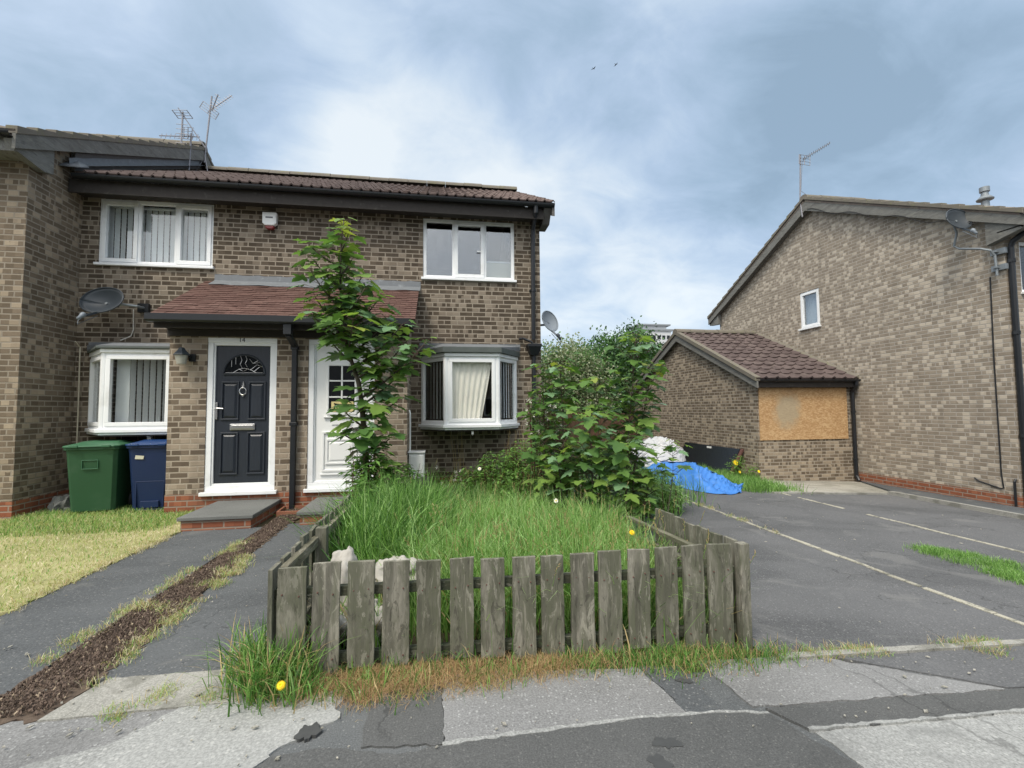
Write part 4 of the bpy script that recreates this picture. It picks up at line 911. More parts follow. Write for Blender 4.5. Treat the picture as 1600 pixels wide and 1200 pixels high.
# ------------------------------------------------------------------ small fittings
t = thing('alarm_box', (-2.665, FY, 4.41), 'white and red burglar alarm box high on the brick wall', 'alarm')
mb = MB(); mb.prism([(-2.775, 4.55), (-2.555, 4.55), (-2.56, 4.37), (-2.60, 4.335), (-2.73, 4.335), (-2.77, 4.37)], 1, FY - .09, FY - .004); mb.build('case', M['whitegloss'], t, .012)
mb = MB(); mb.prism([(-2.735, 4.334), (-2.595, 4.334), (-2.60, 4.30), (-2.63, 4.28), (-2.70, 4.28), (-2.73, 4.30)], 1, FY - .08, FY - .006); mb.build('lens', plain('red_lens', (.20, .03, .03), .3, .1), t, .01)
mb = MB(); mb.box(-2.72, -2.61, FY - .092, FY - .089, 4.45, 4.475); mb.build('logo_strip', M['lead'], t)
t = thing('wall_lamp', (-3.33, PY, 2.1), 'small black and frosted half-lantern lamp left of the black door', 'lamp')
mb = MB(); mb.box(-3.30, -3.225, PY - .03, PY - .002, 2.03, 2.13); mb.tube([(-3.27, PY - .02, 2.08), (-3.30, PY - .10, 2.10)], .015); mb.build('bracket', M['blackpipe'], t)
mb = MB(); mb.lathe((-3.345, PY - .12, 2.105), [(.105, 0), (.10, .012), (.055, .06), (.04, .085), (.03, .10), (.0, .105)], 6); mb.build('hood', M['dish'], t)
mb = MB(); mb.lathe((-3.345, PY - .12, 1.985), [(.05, 0), (.052, .004), (.075, .118)], 14); mb.build('shade', plain('frosted_glass', (.42, .41, .35), .5, .1), t, smooth=False)
t = thing('meter_box', (-.32, 7.2, 0), 'white meter box with a thin white pipe above, beside the right bay', 'meter box')
mb = MB(); mb.box(-.418, -.19, 7.05, 7.32, .20, .715); mb.build('case', M['whitegloss'], t, .01)
mb = MB(); mb.box(-.395, -.212, 7.038, 7.049, .30, .68); mb.box(-.43, -.18, 7.03, 7.33, .718, .735); mb.build('cover', M['whitegloss'], t, .004)
mb = MB(); mb.tube([(-.405, 7.15, .73), (-.405, 7.15, 1.30), (-.418, 7.18, 1.35)], .013); mb.build('pipe', M['whitegloss'], t)
t = thing('warning_sticker', (-1.315, PY + .03, 1.41), 'pale yellow camera warning sticker in the bottom pane of the white door', 'sticker')
mb = MB(Pp); mb.box(-1.478, -1.175, .028, .031, 1.338, 1.482); mb.build('plate', plain('pale_yellow_print', (.66, .56, .26), .5, .04), t, .001)
mb = MB(Pp); mb.cur = 0
def flat(mb, pts, d): mb.add([(u, d, w) for u, w in pts], [tuple(range(len(pts)))])
flat(mb, [(-1.445, 1.462), (-1.37, 1.445), (-1.362, 1.425), (-1.38, 1.418), (-1.44, 1.44)], .0268); flat(mb, [(-1.425, 1.436), (-1.395, 1.425), (-1.41, 1.405), (-1.43, 1.41)], .0267); flat(mb, [(-1.445, 1.41), (-1.425, 1.41), (-1.43, 1.385), (-1.445, 1.385)], .0268)
flat(mb, [(-1.34, 1.418), (-1.205, 1.418), (-1.205, 1.382), (-1.34, 1.382)], .0268); mb.build('print', M['panel'], t)
text_obj('wording', 'WARNING', .032, (-1.272, PY + .0266, 1.438), (R(90), 0, 0), M['panel'], t, .0004)
mb = MB(Pp); x = -1.33
while x < -1.215: w = random.uniform(.006, .011); flat(mb, [(x, 1.408), (x + w, 1.408), (x + w, 1.393), (x, 1.393)], .0262); x += w + .005
mb.build('small_print', plain('pale_print', (.66, .56, .26), .5, .04), t)
mb = MB(); mb.tube([(-4.60, 7.87, 2.93), (-4.60, 7.885, 2.62), (-4.63, 7.885, 2.52), (-4.72, 7.80, 2.44)], .008, 6); tag(mb.build('cable', plain('white_cable', (.6, .58, .52), .6), None), 'short white cable hanging from the dish to the bay roof', 'cable')
mb = MB(); mb.tube([(-5.25, 7.70, 2.40), (-5.265, 7.82, 2.33), (-5.27, 7.84, 1.6), (-5.265, 7.84, .45)], .009, 6); tag(mb.build('cable', plain('cream_cable', (.50, .46, .36), .6), None), 'long cream cable running down the inside corner beside the left bay', 'cable')
mb = MB(); mb.hexa([(-4.06, 7.40, .80), (-4.02, 7.40, .80), (-4.02, 7.44, .80), (-4.06, 7.44, .80)], [(-4.10, 7.40, 1.03), (-4.05, 7.40, 1.03), (-4.05, 7.45, 1.03), (-4.10, 7.45, 1.03)]); tag(mb.build('bracket', M['whitegloss'], None), 'short white support stub under the left bay window', 'bracket')

# ------------------------------------------------------------------ wheelie bins
def bin_(loc, rz, mb_, ml, label, w=.58, d=.70, h=.95, sticker=False):
    t = thing('wheelie_bin', (0, 0, 0), label, 'wheelie bin', 'wheelie bins by the wall')
    def B(poly, z0, z1, k0, k1): return
    W0, W1, D0, D1 = w * .42, w * .49, d * .36, d * .47
    mb = MB()
    def ringq(hw, f, bk, z, c=.04): return [(-hw + c, f, z), (hw - c, f, z), (hw, f + c, z), (hw, bk - c, z), (hw - c, bk, z), (-hw + c, bk, z), (-hw, bk - c, z), (-hw, f + c, z)]
    R_ = [ringq(W0, -D0, D0 * .9, .05), ringq(W0 * 1.05, -D0 * 1.08, D0 * 1.0, .30), ringq(W1 * .98, -D1 * .97, D1, h - .16), ringq(W1, -D1, D1, h - .09), ringq(W1 + .018, -D1 - .018, D1 + .02, h - .085), ringq(W1 + .018, -D1 - .018, D1 + .02, h - .055)]
    mb.add([p for r in R_ for p in r], [(i * 8 + k, i * 8 + (k + 1) % 8, (i + 1) * 8 + (k + 1) % 8, (i + 1) * 8 + k) for i in range(5) for k in range(8)] + [tuple(range(8))[::-1]])
    body = mb.build('body', M[mb_], t, .004)
    mb = MB(); L = [ringq(W1 + .03, -D1 - .035, D1 + .03, h - .052, .05), ringq(W1 + .03, -D1 - .035, D1 + .03, h - .03, .05), ringq(W1 - .05, -D1 + .09, D1 - .02, h - .005, .05), ringq(W1 - .08, -D1 + .22, D1 - .05, h + .015, .05)]
    mb.add([p for r in L for p in r], [(i * 8 + k, i * 8 + (k + 1) % 8, (i + 1) * 8 + (k + 1) % 8, (i + 1) * 8 + k) for i in range(3) for k in range(8)] + [tuple(range(24, 32)), tuple(range(8))[::-1]])
    for s in (-1, 1): mb.box(s * W1 * .62 - .05, s * W1 * .62 + .05, -D1 - .05, -D1 - .03, h - .055, h - .02)
    mb.build('lid', M[ml], t, .008)
    mb = MB(); mb.tube([(-W1 + .05, D1 + .08, h - .10), (W1 - .05, D1 + .08, h - .10)], .016); [mb.box(s * (W1 - .08) - .02, s * (W1 - .08) + .02, D1, D1 + .09, h - .115, h - .07) for s in (-1, 1)]; mb.build('handle', M[mb_], t)
    mb = MB(); mb.tube([(-W0 - .07, D0 * .6, .12), (W0 + .07, D0 * .6, .12)], .012); mb.build('axle', M['rubber'], t)
    for s in (-1, 1):
        mb = MB(); x0, x1 = sorted((s * (W0 + .035), s * (W0 + .095)))
        mb.tube([(x0, D0 * .6, .12), (x0 + .012, D0 * .6, .12), (x1 - .012, D0 * .6, .12), (x1, D0 * .6, .12)], [.10, .12, .12, .10], 20); mb.build('wheel', M['rubber'], t)
    mb = MB()
    if sticker:
        frame_rect(mb, -.17, .17, .03, .42, .014, -D0 * 1.13, -D0 * 1.02); mb.box(-.11, .11, -D0 * 1.13, -D0 * 1.0, .06, .15); mb.build('front_rib', M[mb_], t, .004)
        mb = MB(); mb.add([(-.17, -D1 * .985, h - .23), (-.07, -D1 * .985, h - .235), (-.06, -D1 * .995, h - .19), (-.16, -D1 * .995, h - .18)], [(0, 1, 2, 3)]); mb.build('label', M['creampanel'], t, solid=.002)
    else:
        frame_rect(mb, -.10, .08, h - .34, h - .22, .008, -D1 * .985, -D1 * .94); mb.build('embossing', M['bin_greenlid'], t, .003)
    t.location = loc; t.rotation_euler.z = rz
    return t
bin_((-4.57, 7.30, 0), R(9), 'bin_green', 'bin_greenlid', 'dark green wheelie bin with a pale green lid in the corner')
bin_((-3.88, 7.34, .0), R(4), 'bin_blue', 'bin_bluelid', 'navy blue wheelie bin with a cream sticker beside the green one', .54, .64, .955, True)
def rock(name, loc, s, mat, label, cat, seed=0, squash=.7):
    bm = bmesh.new(); bmesh.ops.create_icosphere(bm, subdivisions=3, radius=1); r_ = random.Random(seed)
    ph = [Vector((r_.uniform(-2, 2), r_.uniform(-2, 2), r_.uniform(-2, 2))) for _ in range(5)]
    for v in bm.verts:
        k = 1 + sum(.10 * math.sin(2.2 * (i + 1) * .7 * v.co.dot(p)) for i, p in enumerate(ph)); v.co = Vector((v.co.x * s[0] * k, v.co.y * s[1] * k, max(-.4, v.co.z) * s[2] * k))
    me = bpy.data.meshes.new(name); bm.to_mesh(me); bm.free(); me.materials.append(mat); o = bpy.data.objects.new(name, me); COL.objects.link(o); o.location = loc
    return tag(o, label, cat)
rock('stone', (-5.08, 7.42, .03), (.14, .17, .18), M['stone'], 'grey lump of rubble on the grass between the green bin and the wall', 'stone', 3)

# terracotta planter at the foot of the porch downpipe
mb = MB(); frame = [(-2.03, 6.45), (-1.78, 6.45), (-1.72, 6.80), (-2.05, 6.80)]
for a, b in zip(frame, frame[1:] + frame[:1]): mb.bar((*a, .03), (*b, .03), .03, .07)
tag(mb.build('drain_surround', M['rust'], None, .004), 'low red-brown drain surround where the black porch downpipe meets the ground', 'drain')

# ------------------------------------------------------------------ picket fences
def picket(mb, P, u0, u1, w0, w1, d0, d1, lean=0.0, notch=0.0):
    n = 7; rows0, rows1 = [], []
    for k in range(n):
        t = k / (n - 1); w = w0 + (w1 - w0) * t; e0 = random.uniform(-.0025, .0025); e1 = random.uniform(-.0025, .0025); s = lean * t
        top = (random.uniform(-.006, .006), random.uniform(-.006, .006)) if k == n - 1 else (0, 0)
        rows0.append([P(u0 + e0 + s, d0, w + top[0]), P(u1 + e1 + s, d0, w + top[1])]); rows1.append([P(u0 + e0 + s, d1, w + top[0]), P(u1 + e1 + s, d1, w + top[1])])
    vs = [p for a, b in zip(rows0, rows1) for p in (a[0], a[1], b[1], b[0])]
    mb.add(vs, [(i * 4 + k, i * 4 + (k + 1) % 4, (i + 1) * 4 + (k + 1) % 4, (i + 1) * 4 + k) for i in range(n - 1) for k in range(4)] + [(3, 2, 1, 0), tuple(range((n - 1) * 4, n * 4))])
PK = [(-0.81, -0.669, 0.549), (-0.638, -0.503, 0.558), (-0.459, -0.325, 0.557), (-0.286, -0.148, 0.547), (-0.108, 0.019, 0.543), (0.066, 0.193, 0.543), (0.234, 0.364, 0.536), (0.41, 0.538, 0.533), (0.571, 0.698, 0.531), (0.738, 0.872, 0.531), (0.902, 1.038, 0.533), (1.077, 1.208, 0.537), (1.247, 1.381, 0.535), (1.421, 1.55, 0.537), (1.578, 1.73, 0.539)]
fr = thing('picket_fence', (.45, 2.57, 0), 'front run of mossy grey wooden pickets along the pavement', 'fence', 'timber garden fences')
for a, b, z in PK:
    mb = MB(); P = lambda u, d, w: (u, 2.57 + d, w); picket(mb, P, a, b, gz((a + b) / 2) + random.uniform(.0, .03), z, random.uniform(-.006, .004), .022, random.uniform(-.006, .006)); mb.cur = 1
    for w in (.41, .07):
        for u in (a + .03, b - .03): w_ = w - .012 * (a + .8) + random.uniform(-.012, .012); mb.tube([(u, 2.57 - .006, w_), (u, 2.575, w_)], .0042, 6)
    mb.build('picket', [M['wood'], M['panelrust']], fr, .002)
for w in (.40, .06):
    mb = MB(); mb.bar((-.83, 2.615, w + .01), (1.76, 2.615, w - .028), .04, .05); mb.build('rail', M['wood_x'], fr, .003)
for x in (-.62, 1.70):
    mb = MB(); mb.box(x - .035, x + .035, 2.64, 2.71, -.2, .50); mb.build('post', M['wood'], fr, .004)
fl_ = thing('picket_fence', (-.82, 3.5, 0), 'left run of grey pickets edging the path towards the white door', 'fence', 'timber garden fences')
mb = MB(); mb.box(-.845, -.822, 2.56, 2.70, .0, .545); mb.build('picket', M['wood'], fl_, .002)
y = 2.74
while y < 4.75:
    w = .13 + random.uniform(-.008, .008); mb = MB(); P = lambda u, d, w_: (-.845 + d, u, w_); picket(mb, P, y, y + w, .0, .56 - .008 * (y - 2.6) + random.uniform(-.012, .012), 0, .022, random.uniform(-.01, .01)); mb.build('picket', M['wood'], fl_, .002); y += w + .055
mb = MB(); mb.bar((-.80, 2.66, .50), (-.80, 4.75, .445), .042, .06); mb.build('rail', M['wood_y'], fl_, .004)
mb = MB(); mb.bar((-.80, 2.66, .10), (-.80, 4.75, .10), .042, .06); mb.build('rail', M['wood_y'], fl_, .004)
mb = MB(); mb.box(-.80, -.73, 3.3, 3.37, -.1, .57); mb.build('post', M['wood'], fl_, .004)
fg = thing('picket_fence', (1.80, 3.1, -.08), 'short right run of grey pickets beside the driveway', 'fence', 'timber garden fences')
mb = MB(); mb.box(1.775, 1.835, 2.555, 2.615, gz(1.8) - .05, .535); mb.build('post', M['wood'], fg, .004)
y = 2.64
while y < 3.60:
    w = .125 + random.uniform(-.008, .008); mb = MB(); P = lambda u, d, w_: (1.80 + d, u, w_); picket(mb, P, y, y + w, gz(1.8), .52 - .012 * (y - 2.6) + random.uniform(-.01, .01), 0, .022, random.uniform(-.008, .008)); mb.build('picket', M['wood'], fg, .002); y += w + .03
mb = MB(); mb.bar((1.785, 2.66, .12), (1.78, 3.72, .12), .04, .05); mb.build('rail', M['wood_y'], fg, .004)
t = MB(); t.bar((1.565, 2.68, .487), (1.79, 4.25, .315), .045, .028); tag(t.build('loose_rail', M['wood_y'], None, .004), 'pale broken fence rail leaning from the front corner back into the garden', 'fence rail')
t = MB(); t.bar((1.60, 2.85, .36), (1.75, 3.9, .22), .04, .028); tag(t.build('loose_rail', M['wood_y'], None, .004), 'darker fallen rail lying below the pale leaning rail inside the right fence', 'fence rail')
t = thing('low_fence', (-.3, 6.2, 0), 'low grey plank fence with a pale top edge in front of the white meter box', 'fence')
mb = MB(); mb.bar((-.66, 6.22, .22), (-.10, 6.16, .30), .025, .13); mb.build('plank', M['wood_xp'], t, .004)
mb = MB(); mb.bar((-.66, 6.21, .295), (-.095, 6.15, .372), .05, .02); mb.build('capping', M['wood_xp'], t, .003)
mb = MB(); mb.bar((-.42, 6.25, .39), (-.10, 6.20, .435), .022, .10); mb.build('plank', M['wood_xp'], t, .004)
mb = MB(); mb.box(-.32, -.28, 6.14, 6.165, -.05, .42); mb.build('post', M['galv'], t, .004)

# ------------------------------------------------------------------ rubbish: tarpaulin, sheet, panel, sacks
def heap(name, base, top, mat, label, cat, nu=70, nv=26, wr=.03, seed=1, bulge=.10, freq=5):
    """cloth draped from a crest line down to its hem"""
    r_ = random.Random(seed); ph = [(r_.uniform(2, 14), r_.uniform(1, 9), r_.uniform(0, 6)) for _ in range(9)]
    def along(pts, t):
        t *= len(pts) - 1; i = min(int(t), len(pts) - 2); f = t - i; a, b = Vector(pts[i]), Vector(pts[i + 1])
        p0 = Vector(pts[max(i - 1, 0)]); p3 = Vector(pts[min(i + 2, len(pts) - 1)])
        return .5 * ((2 * a) + (b - p0) * f + (2 * p0 - 5 * a + 4 * b - p3) * f * f + (3 * a - p0 - 3 * b + p3) * f ** 3)
    rows = []
    for j in range(nv + 1):
        v = j / nv; row = []
        for i in range(nu + 1):
            u = i / nu; B, T = along(base, u), along(top, u); p = B.lerp(T, v); n = math.sin(math.pi * v)
            fold = sum(math.sin(a * u * freq / 2 + b * v * .8 + c + 1.2 * math.sin(v * 4 + c)) for a, b, c in ph) / 9
            fine = abs(math.sin(31 * u + 9 * v + 3 * math.sin(7 * v + 5 * u))) + abs(math.sin(17 * u - 23 * v + 2 * math.sin(9 * u)))
            k = (fold * 1.6 - .35 * fine) * wr * (.35 + n)
            row.append((p.x + k * .5, p.y - abs(k) * .8 - n * bulge * .5, max(p.z + k + n * bulge, gz(p.x) + .012)))
        rows.append(row)
    mb = MB(); mb.grid(rows); o = mb.build(name, mat, None, smooth=True, solid=.004); return tag(o, label, cat)
zt = lambda x: gz(x) + .014
heap('tarpaulin', [(4.45, 9.9, zt(4.5)), (4.62, 9.0, zt(4.6)), (4.76, 8.25, zt(4.8)), (4.95, 7.86, zt(5)), (5.25, 7.80, zt(5.3)), (5.55, 7.95, zt(5.5)), (5.64, 8.05, zt(5.6))],
     [(4.60, 10.0, .10), (4.90, 9.75, .18), (5.05, 9.45, .20), (5.22, 9.15, .21), (5.42, 8.85, .13), (5.55, 8.5, .0), (5.66, 8.1, -.19)], M['tarp'], 'crumpled bright blue tarpaulin spread over a heap at the end of the driveway', 'tarpaulin', nu=110, nv=40, wr=.13, bulge=.05)
heap('tarpaulin_back', [(4.6, 10.0, .09), (4.9, 9.78, .17), (5.05, 9.48, .19), (5.22, 9.18, .20), (5.42, 8.88, .12), (5.55, 8.53, -.01), (5.66, 8.13, -.20)], [(5.0, 10.6, zt(5)), (5.3, 10.4, zt(5.3)), (5.5, 10.1, zt(5.5)), (5.7, 9.8, zt(5.7)), (5.8, 9.4, zt(5.8)), (5.85, 8.9, zt(5.85)), (5.7, 8.2, zt(5.7))], M['tarp'], '', '', wr=.02, bulge=.03)
tb = bpy.data.objects['tarpaulin_back']; tb.name = 'far_side'; setp(tb, bpy.data.objects['tarpaulin'])
heap('plastic_sheet', [(4.35, 10.0, .30), (4.60, 9.85, .06), (4.95, 9.75, .10), (5.35, 9.75, .10), (5.62, 9.95, .15), (5.80, 10.3, .05)], [(4.38, 10.1, .46), (4.70, 10.3, .60), (5.00, 10.4, .66), (5.25, 10.4, .68), (5.50, 10.45, .60), (5.84, 10.5, .28)], M['plastic'], 'bundle of crumpled white plastic sheeting behind the blue tarpaulin', 'plastic sheet', nu=110, nv=40, wr=.10, seed=5, bulge=.12, freq=9)
o2 = heap('sheet_back', [(4.38, 10.12, .45), (4.70, 10.32, .59), (5.00, 10.42, .65), (5.25, 10.42, .67), (5.50, 10.47, .59), (5.84, 10.52, .27)], [(4.6, 10.9, zt(4.6)), (4.8, 11.0, zt(4.8)), (5.0, 11.1, zt(5)), (5.3, 11.1, zt(5.3)), (5.6, 11, zt(5.6)), (5.9, 10.8, zt(5.9))], M['plastic'], '', '', wr=.05, bulge=.1)
o2.name = 'far_side'; setp(o2, bpy.data.objects['plastic_sheet'])
t = thing('black_panel', (6.95, 11.2, gz(7)), 'black glossy panel with a rusty end leaning on the outbuilding side wall', 'panel')
mb = MB(); mb.hexa([(6.80, 10.20, gz(6.8) + .01), (6.84, 10.20, gz(6.8) + .01), (7.15, 10.12, .36), (7.11, 10.12, .36)], [(6.80, 12.6, gz(6.8) + .01), (6.84, 12.6, gz(6.8) + .01), (7.15, 12.6, .36), (7.11, 12.6, .36)]); mb.build('sheet', M['panel'], t, .005)
mb = MB(); mb.hexa([(6.81, 10.10, gz(6.8) + .01), (6.85, 10.10, gz(6.8) + .01), (7.16, 10.02, .36), (7.12, 10.02, .36)], [(6.81, 10.19, gz(6.8) + .01), (6.85, 10.19, gz(6.8) + .01), (7.16, 10.11, .36), (7.12, 10.11, .36)]); mb.build('edge', M['panelrust'], t)
mb = MB(); mb.box(7.06, 7.09, 11.25, 11.42, .29, .335); mb.build('tag', M['whitegloss'], t)
def sack(loc, s, label, seed, rz=0):
    o = rock('rubble_sack', loc, s, M['sack'], label, 'sack', seed); o.data.polygons.foreach_set('use_smooth', [True] * len(o.data.polygons)); o['group'] = 'dumped sacks inside the fence'; o.rotation_euler.z = rz
    tx = bpy.data.textures.new('crumple', 'CLOUDS'); tx.noise_scale = .07; tx.noise_depth = 3; md = o.modifiers.new('sub', 'SUBSURF'); md.levels = md.render_levels = 2; md = o.modifiers.new('crumple', 'DISPLACE'); md.texture = tx; md.strength = .07; md.texture_coords = 'GLOBAL'
sack((-.56, 3.02, .15), (.11, .13, .32), 'upright dirty white sack with a pointed top, leftmost behind the front pickets', 21)
sack((-.25, 3.12, .29), (.19, .13, .11), 'slumped grey-white sack lying across the others behind the front fence', 22, .1)
sack((-.60, 2.86, .08), (.13, .14, .13), 'small low sack pressed against the front pickets near the left corner', 23)
sack((-.40, 2.88, .08), (.12, .13, .16), 'stained beige sack at ground level between the second and third pickets', 24)
# ------------------------------------------------------------------ foliage
def fast_mesh(name, verts, loops, sizes, mats, mi, parent=None, smooth=False):
    me = bpy.data.meshes.new(name); nv, nl, nf = len(verts), len(loops), len(sizes)
    me.vertices.add(nv); me.vertices.foreach_set('co', np.asarray(verts, dtype=np.float32).ravel())
    me.loops.add(nl); me.loops.foreach_set('vertex_index', np.asarray(loops, dtype=np.int32))
    me.polygons.add(nf); st = np.concatenate(([0], np.cumsum(sizes)[:-1])).astype(np.int32)
    me.polygons.foreach_set('loop_start', st)
    for m in mats: me.materials.append(m)
    me.polygons.foreach_set('material_index', np.asarray(mi, dtype=np.int32))
    if smooth: me.polygons.foreach_set('use_smooth', [True] * nf)
    me.update(calc_edges=True); me.validate()
    o = bpy.data.objects.new(name, me); COL.objects.link(o)
    if parent is not None: setp(o, parent)
    return o

# five-lobed sycamore leaf: right half outline from stalk to tip (x across, y along); the left half mirrors it
HALF = [(0, 0), (.10, -.06), (.30, -.10), (.40, -.02), (.30, .06), (.26, .12), (.46, .18), (.58, .30), (.66, .46), (.50, .44), (.40, .46), (.30, .44), (.26, .56), (.30, .66), (.22, .72), (.16, .84), (.06, .93), (0, 1.02)]
HN = len(HALF)
LV = np.array([(x, y) for x, y in HALF] + [(-x, y) for x, y in HALF[1:-1]])
LL = list(range(HN)); LR = [0] + [HN + k for k in range(HN - 2)] + [HN - 1]; LR = LR[::-1]

class Leaves:
    def __init__(s): s.V = []; s.L = []; s.S = []; s.M = []; s.n = 0
    def leaf(s, p, d, nrm, size, mat, droop=.25, fold=.22):
        d = np.array(d, float); d /= np.linalg.norm(d); n = np.array(nrm, float); n -= d * n.dot(d); n /= np.linalg.norm(n); a = np.cross(d, n)
        x, y = LV[:, 0], LV[:, 1]; wob = rng.uniform(-.05, .05, len(x)) * np.abs(x)
        z = -droop * (y * y * .5 + x * x * .9) + fold * np.abs(x) * .6 + wob
        w = size * rng.uniform(.88, 1.08)
        s.V.append(np.array(p) + np.outer(x * w * 1.12, a) + np.outer(y * size, d) + np.outer(z * size, n))
        s.L += [i + s.n for i in LL] + [i + s.n for i in LR]; s.S += [HN, HN]; s.M += [mat, mat]; s.n += len(x)
    def build(s, name, mats, parent=None): return fast_mesh(name, np.concatenate(s.V), s.L, s.S, mats, s.M, parent)
LM = [M['leafA'], M['leafB'], M['leafC'], M['leafD'], M['leafE']]

def sapling(base, path, branches, label, r0=.022, leaf=(.10, .17), seed=1, low=.3, nodes=10, weights=(.28, .36, .215, .005, .14), tipyoung=5, cat='sapling', dens=1.0, group=None, gap=None):
    """slim sycamore: main stem, opposite side shoots, long-stalked palmate leaves"""
    r_ = random.Random(seed); t = thing('sycamore_sapling', base, label, cat, group)
    P = [Vector(p) for p in path]; mb = MB(); n = len(P)
    def smooth(P, m=6):
        out = []
        for i in range(len(P) - 1):
            p0, p1, p2, p3 = P[max(i - 1, 0)], P[i], P[i + 1], P[min(i + 2, len(P) - 1)]
            for k in range(m):
                f = k / m; out.append(.5 * ((2 * p1) + (p2 - p0) * f + (2 * p0 - 5 * p1 + 4 * p2 - p3) * f * f + (3 * p1 - p0 - 3 * p2 + p3) * f ** 3))
        return out + [P[-1]]
    S = smooth(P); mb.tube(S, [r0 * (1 - .86 * i / (len(S) - 1)) for i in range(len(S))], 8)
    lv = Leaves(); tw = mb
    def pick(yng=0.0):
        if r_.random() < yng: return 3 if r_.random() < .65 else 2
        x = r_.random(); c = 0
        for i, w in enumerate(weights):
            c += w
            if x < c: return i
        return 1
    def put(p, az, elev, size, yng):
        d0 = Vector((math.cos(az), math.sin(az), elev)).normalized(); L = size * r_.uniform(.6, 1.1)
        q = p + d0 * L + Vector((0, 0, .02)); tw.cur = 1; tw.tube([p, p + d0 * L * .5 + Vector((0, 0, .012)), q], [.0028, .0024, .002], 4, False); tw.cur = 0
        dd = Vector((math.cos(az + r_.uniform(-.5, .5)), math.sin(az + r_.uniform(-.5, .5)), r_.uniform(-.55, .05)))
        nn = Vector((r_.uniform(-.3, .3), r_.uniform(-.42, .15), 1))
        lv.leaf(q, dd, nn, size, pick(yng), r_.uniform(.1, .5), r_.uniform(.05, .4))
    def dress(S, f0, cnt, yng_tip, s0, s1, main=False):
        az = r_.uniform(0, 6.28)
        for k in range(cnt):
            f = f0 + (1 - f0) * (k + r_.uniform(.2, .8)) / cnt; i = min(int(f * (len(S) - 1)), len(S) - 2); p = S[i].lerp(S[i + 1], f * (len(S) - 1) - i)
            az += 1.57 + r_.uniform(-.35, .35); sz = s0 + (s1 - s0) * r_.random(); sz *= 1 - .45 * max(0, f - .7) / .3
            y = yng_tip * max(0, (f - .86) / .14)
            for q in (0, math.pi):
                if main and gap and gap[0] < f < gap[1] and math.cos(az + q) < .25 and r_.random() < .8: continue
                if r_.random() < .93: put(p, az + q + r_.uniform(-.3, .3), r_.uniform(.0, .7), sz, y)
    dress(S, low, int(nodes * dens), 1.0, *leaf, main=True)
    for (f, az, el, L) in branches:
        i = min(int(f * (len(S) - 1)), len(S) - 2); p = S[i].lerp(S[i + 1], f * (len(S) - 1) - i)
        d = Vector((math.cos(az), math.sin(az), el)).normalized(); B = smooth([p, p + d * L * .35, p + d * L * .7 + Vector((0, 0, .04 * L)), p + d * L + Vector((0, 0, .14 * L))], 4)
        mb.tube(B, [r0 * .38 * (1 - .75 * k / (len(B) - 1)) for k in range(len(B))], 6)
        dress(B, .22, max(2, int(L / .085 * dens)), .40 if f > .8 else .0, leaf[0] * .85, leaf[1] * .92)
    tr = mb.build('trunk', [M['bark'], M['stemred']], t, smooth=True)
    lf = lv.build('crown', LM, t)
    return t
def auto_br(n, f0, f1, L0, L1, seed, el=(.3, 1.0)):
    r_ = random.Random(seed); out = []; az = r_.uniform(0, 6)
    for k in range(n):
        f = f0 + (f1 - f0) * k / max(1, n - 1); L = L0 + (L1 - L0) * k / max(1, n - 1); az += math.pi * .5 + r_.uniform(-.3, .3)
        out.append((f, az, r_.uniform(*el), L * r_.uniform(.8, 1.15))); out.append((min(.97, f + .012), az + math.pi + r_.uniform(-.3, .3), r_.uniform(*el), L * r_.uniform(.8, 1.15)))
    return out

# the tall sapling before the white door
TS = [(-.78, 5.4, 0), (-.77, 5.4, .5), (-.80, 5.4, 1.0), (-.83, 5.4, 1.36), (-.87, 5.4, 1.65), (-.95, 5.4, 1.9), (-1.03, 5.4, 2.22), (-1.07, 5.4, 2.58), (-1.08, 5.4, 3.1), (-1.05, 5.4, 3.50)]
BRS = [(.27, 2.7, .6, .35), (.29, .1, .5, .45), (.20, .2, .3, .28), (.22, 3.3, .3, .25), (.24, 1.6, .2, .2), (.24, 4.6, .2, .22), (.35, .25, .75, .62), (.38, -.15, .7, .90), (.44, .3, .8, .70), (.47, 5.7, .5, .4), (.52, .0, .8, .68), (.55, 3.0, .9, .38), (.58, .5, .9, .60), (.60, 5.0, .6, .45),
       (.63, 3.2, .7, .50), (.66, .1, 1.0, .55), (.69, 2.8, .8, .45), (.72, 5.8, .9, .40), (.75, 3.3, 1.1, .50), (.78, .3, 1.1, .35), (.81, 3.0, .9, .42), (.84, .9, 1.2, .25), (.86, 3.25, .55, .40), (.9, 5.5, 1.1, .22)]
sapling((-.78, 5.4, 0), TS, BRS, 'tallest slim sycamore sapling, standing alone in front of the white door', .040, (.135, .23), 5, .16, 52, weights=(.18, .36, .26, .02, .18), dens=1.55, gap=(.28, .52))
# thicket of sapling stems on the right
GRP = 'sycamore saplings in the thicket'
def thick(x, y, h, lean, label, seed, nb=7, L=(.45, .22), sz=(.115, .19), dens=.82, low=.18, r=.016):
    z = gz(x); p = [(x, y, z), (x + lean * .2, y, z + h * .35), (x + lean * .6, y - .02, z + h * .7), (x + lean, y, z + h)]
    return sapling((x, y, z), p, auto_br(nb, low, .90, L[0] * .82, L[1] * .9, seed), label, r, sz, seed, low, int(h * 10), dens=dens, group=GRP)
thick(2.30, 5.55, 2.36, .20, 'tallest stem of the thicket, its light tips beside the outbuilding gable', 31, 11, (.50, .26), (.12, .2), low=.22)
thick(2.46, 5.75, 2.0, .34, 'thicket stem leaning right towards the outbuilding wall', 32, 7, (.40, .24), low=.52)
thick(2.00, 5.6, 1.80, -.03, 'bushy middle stem of the thicket with dark leaves', 33, 9, (.55, .25), (.12, .19))
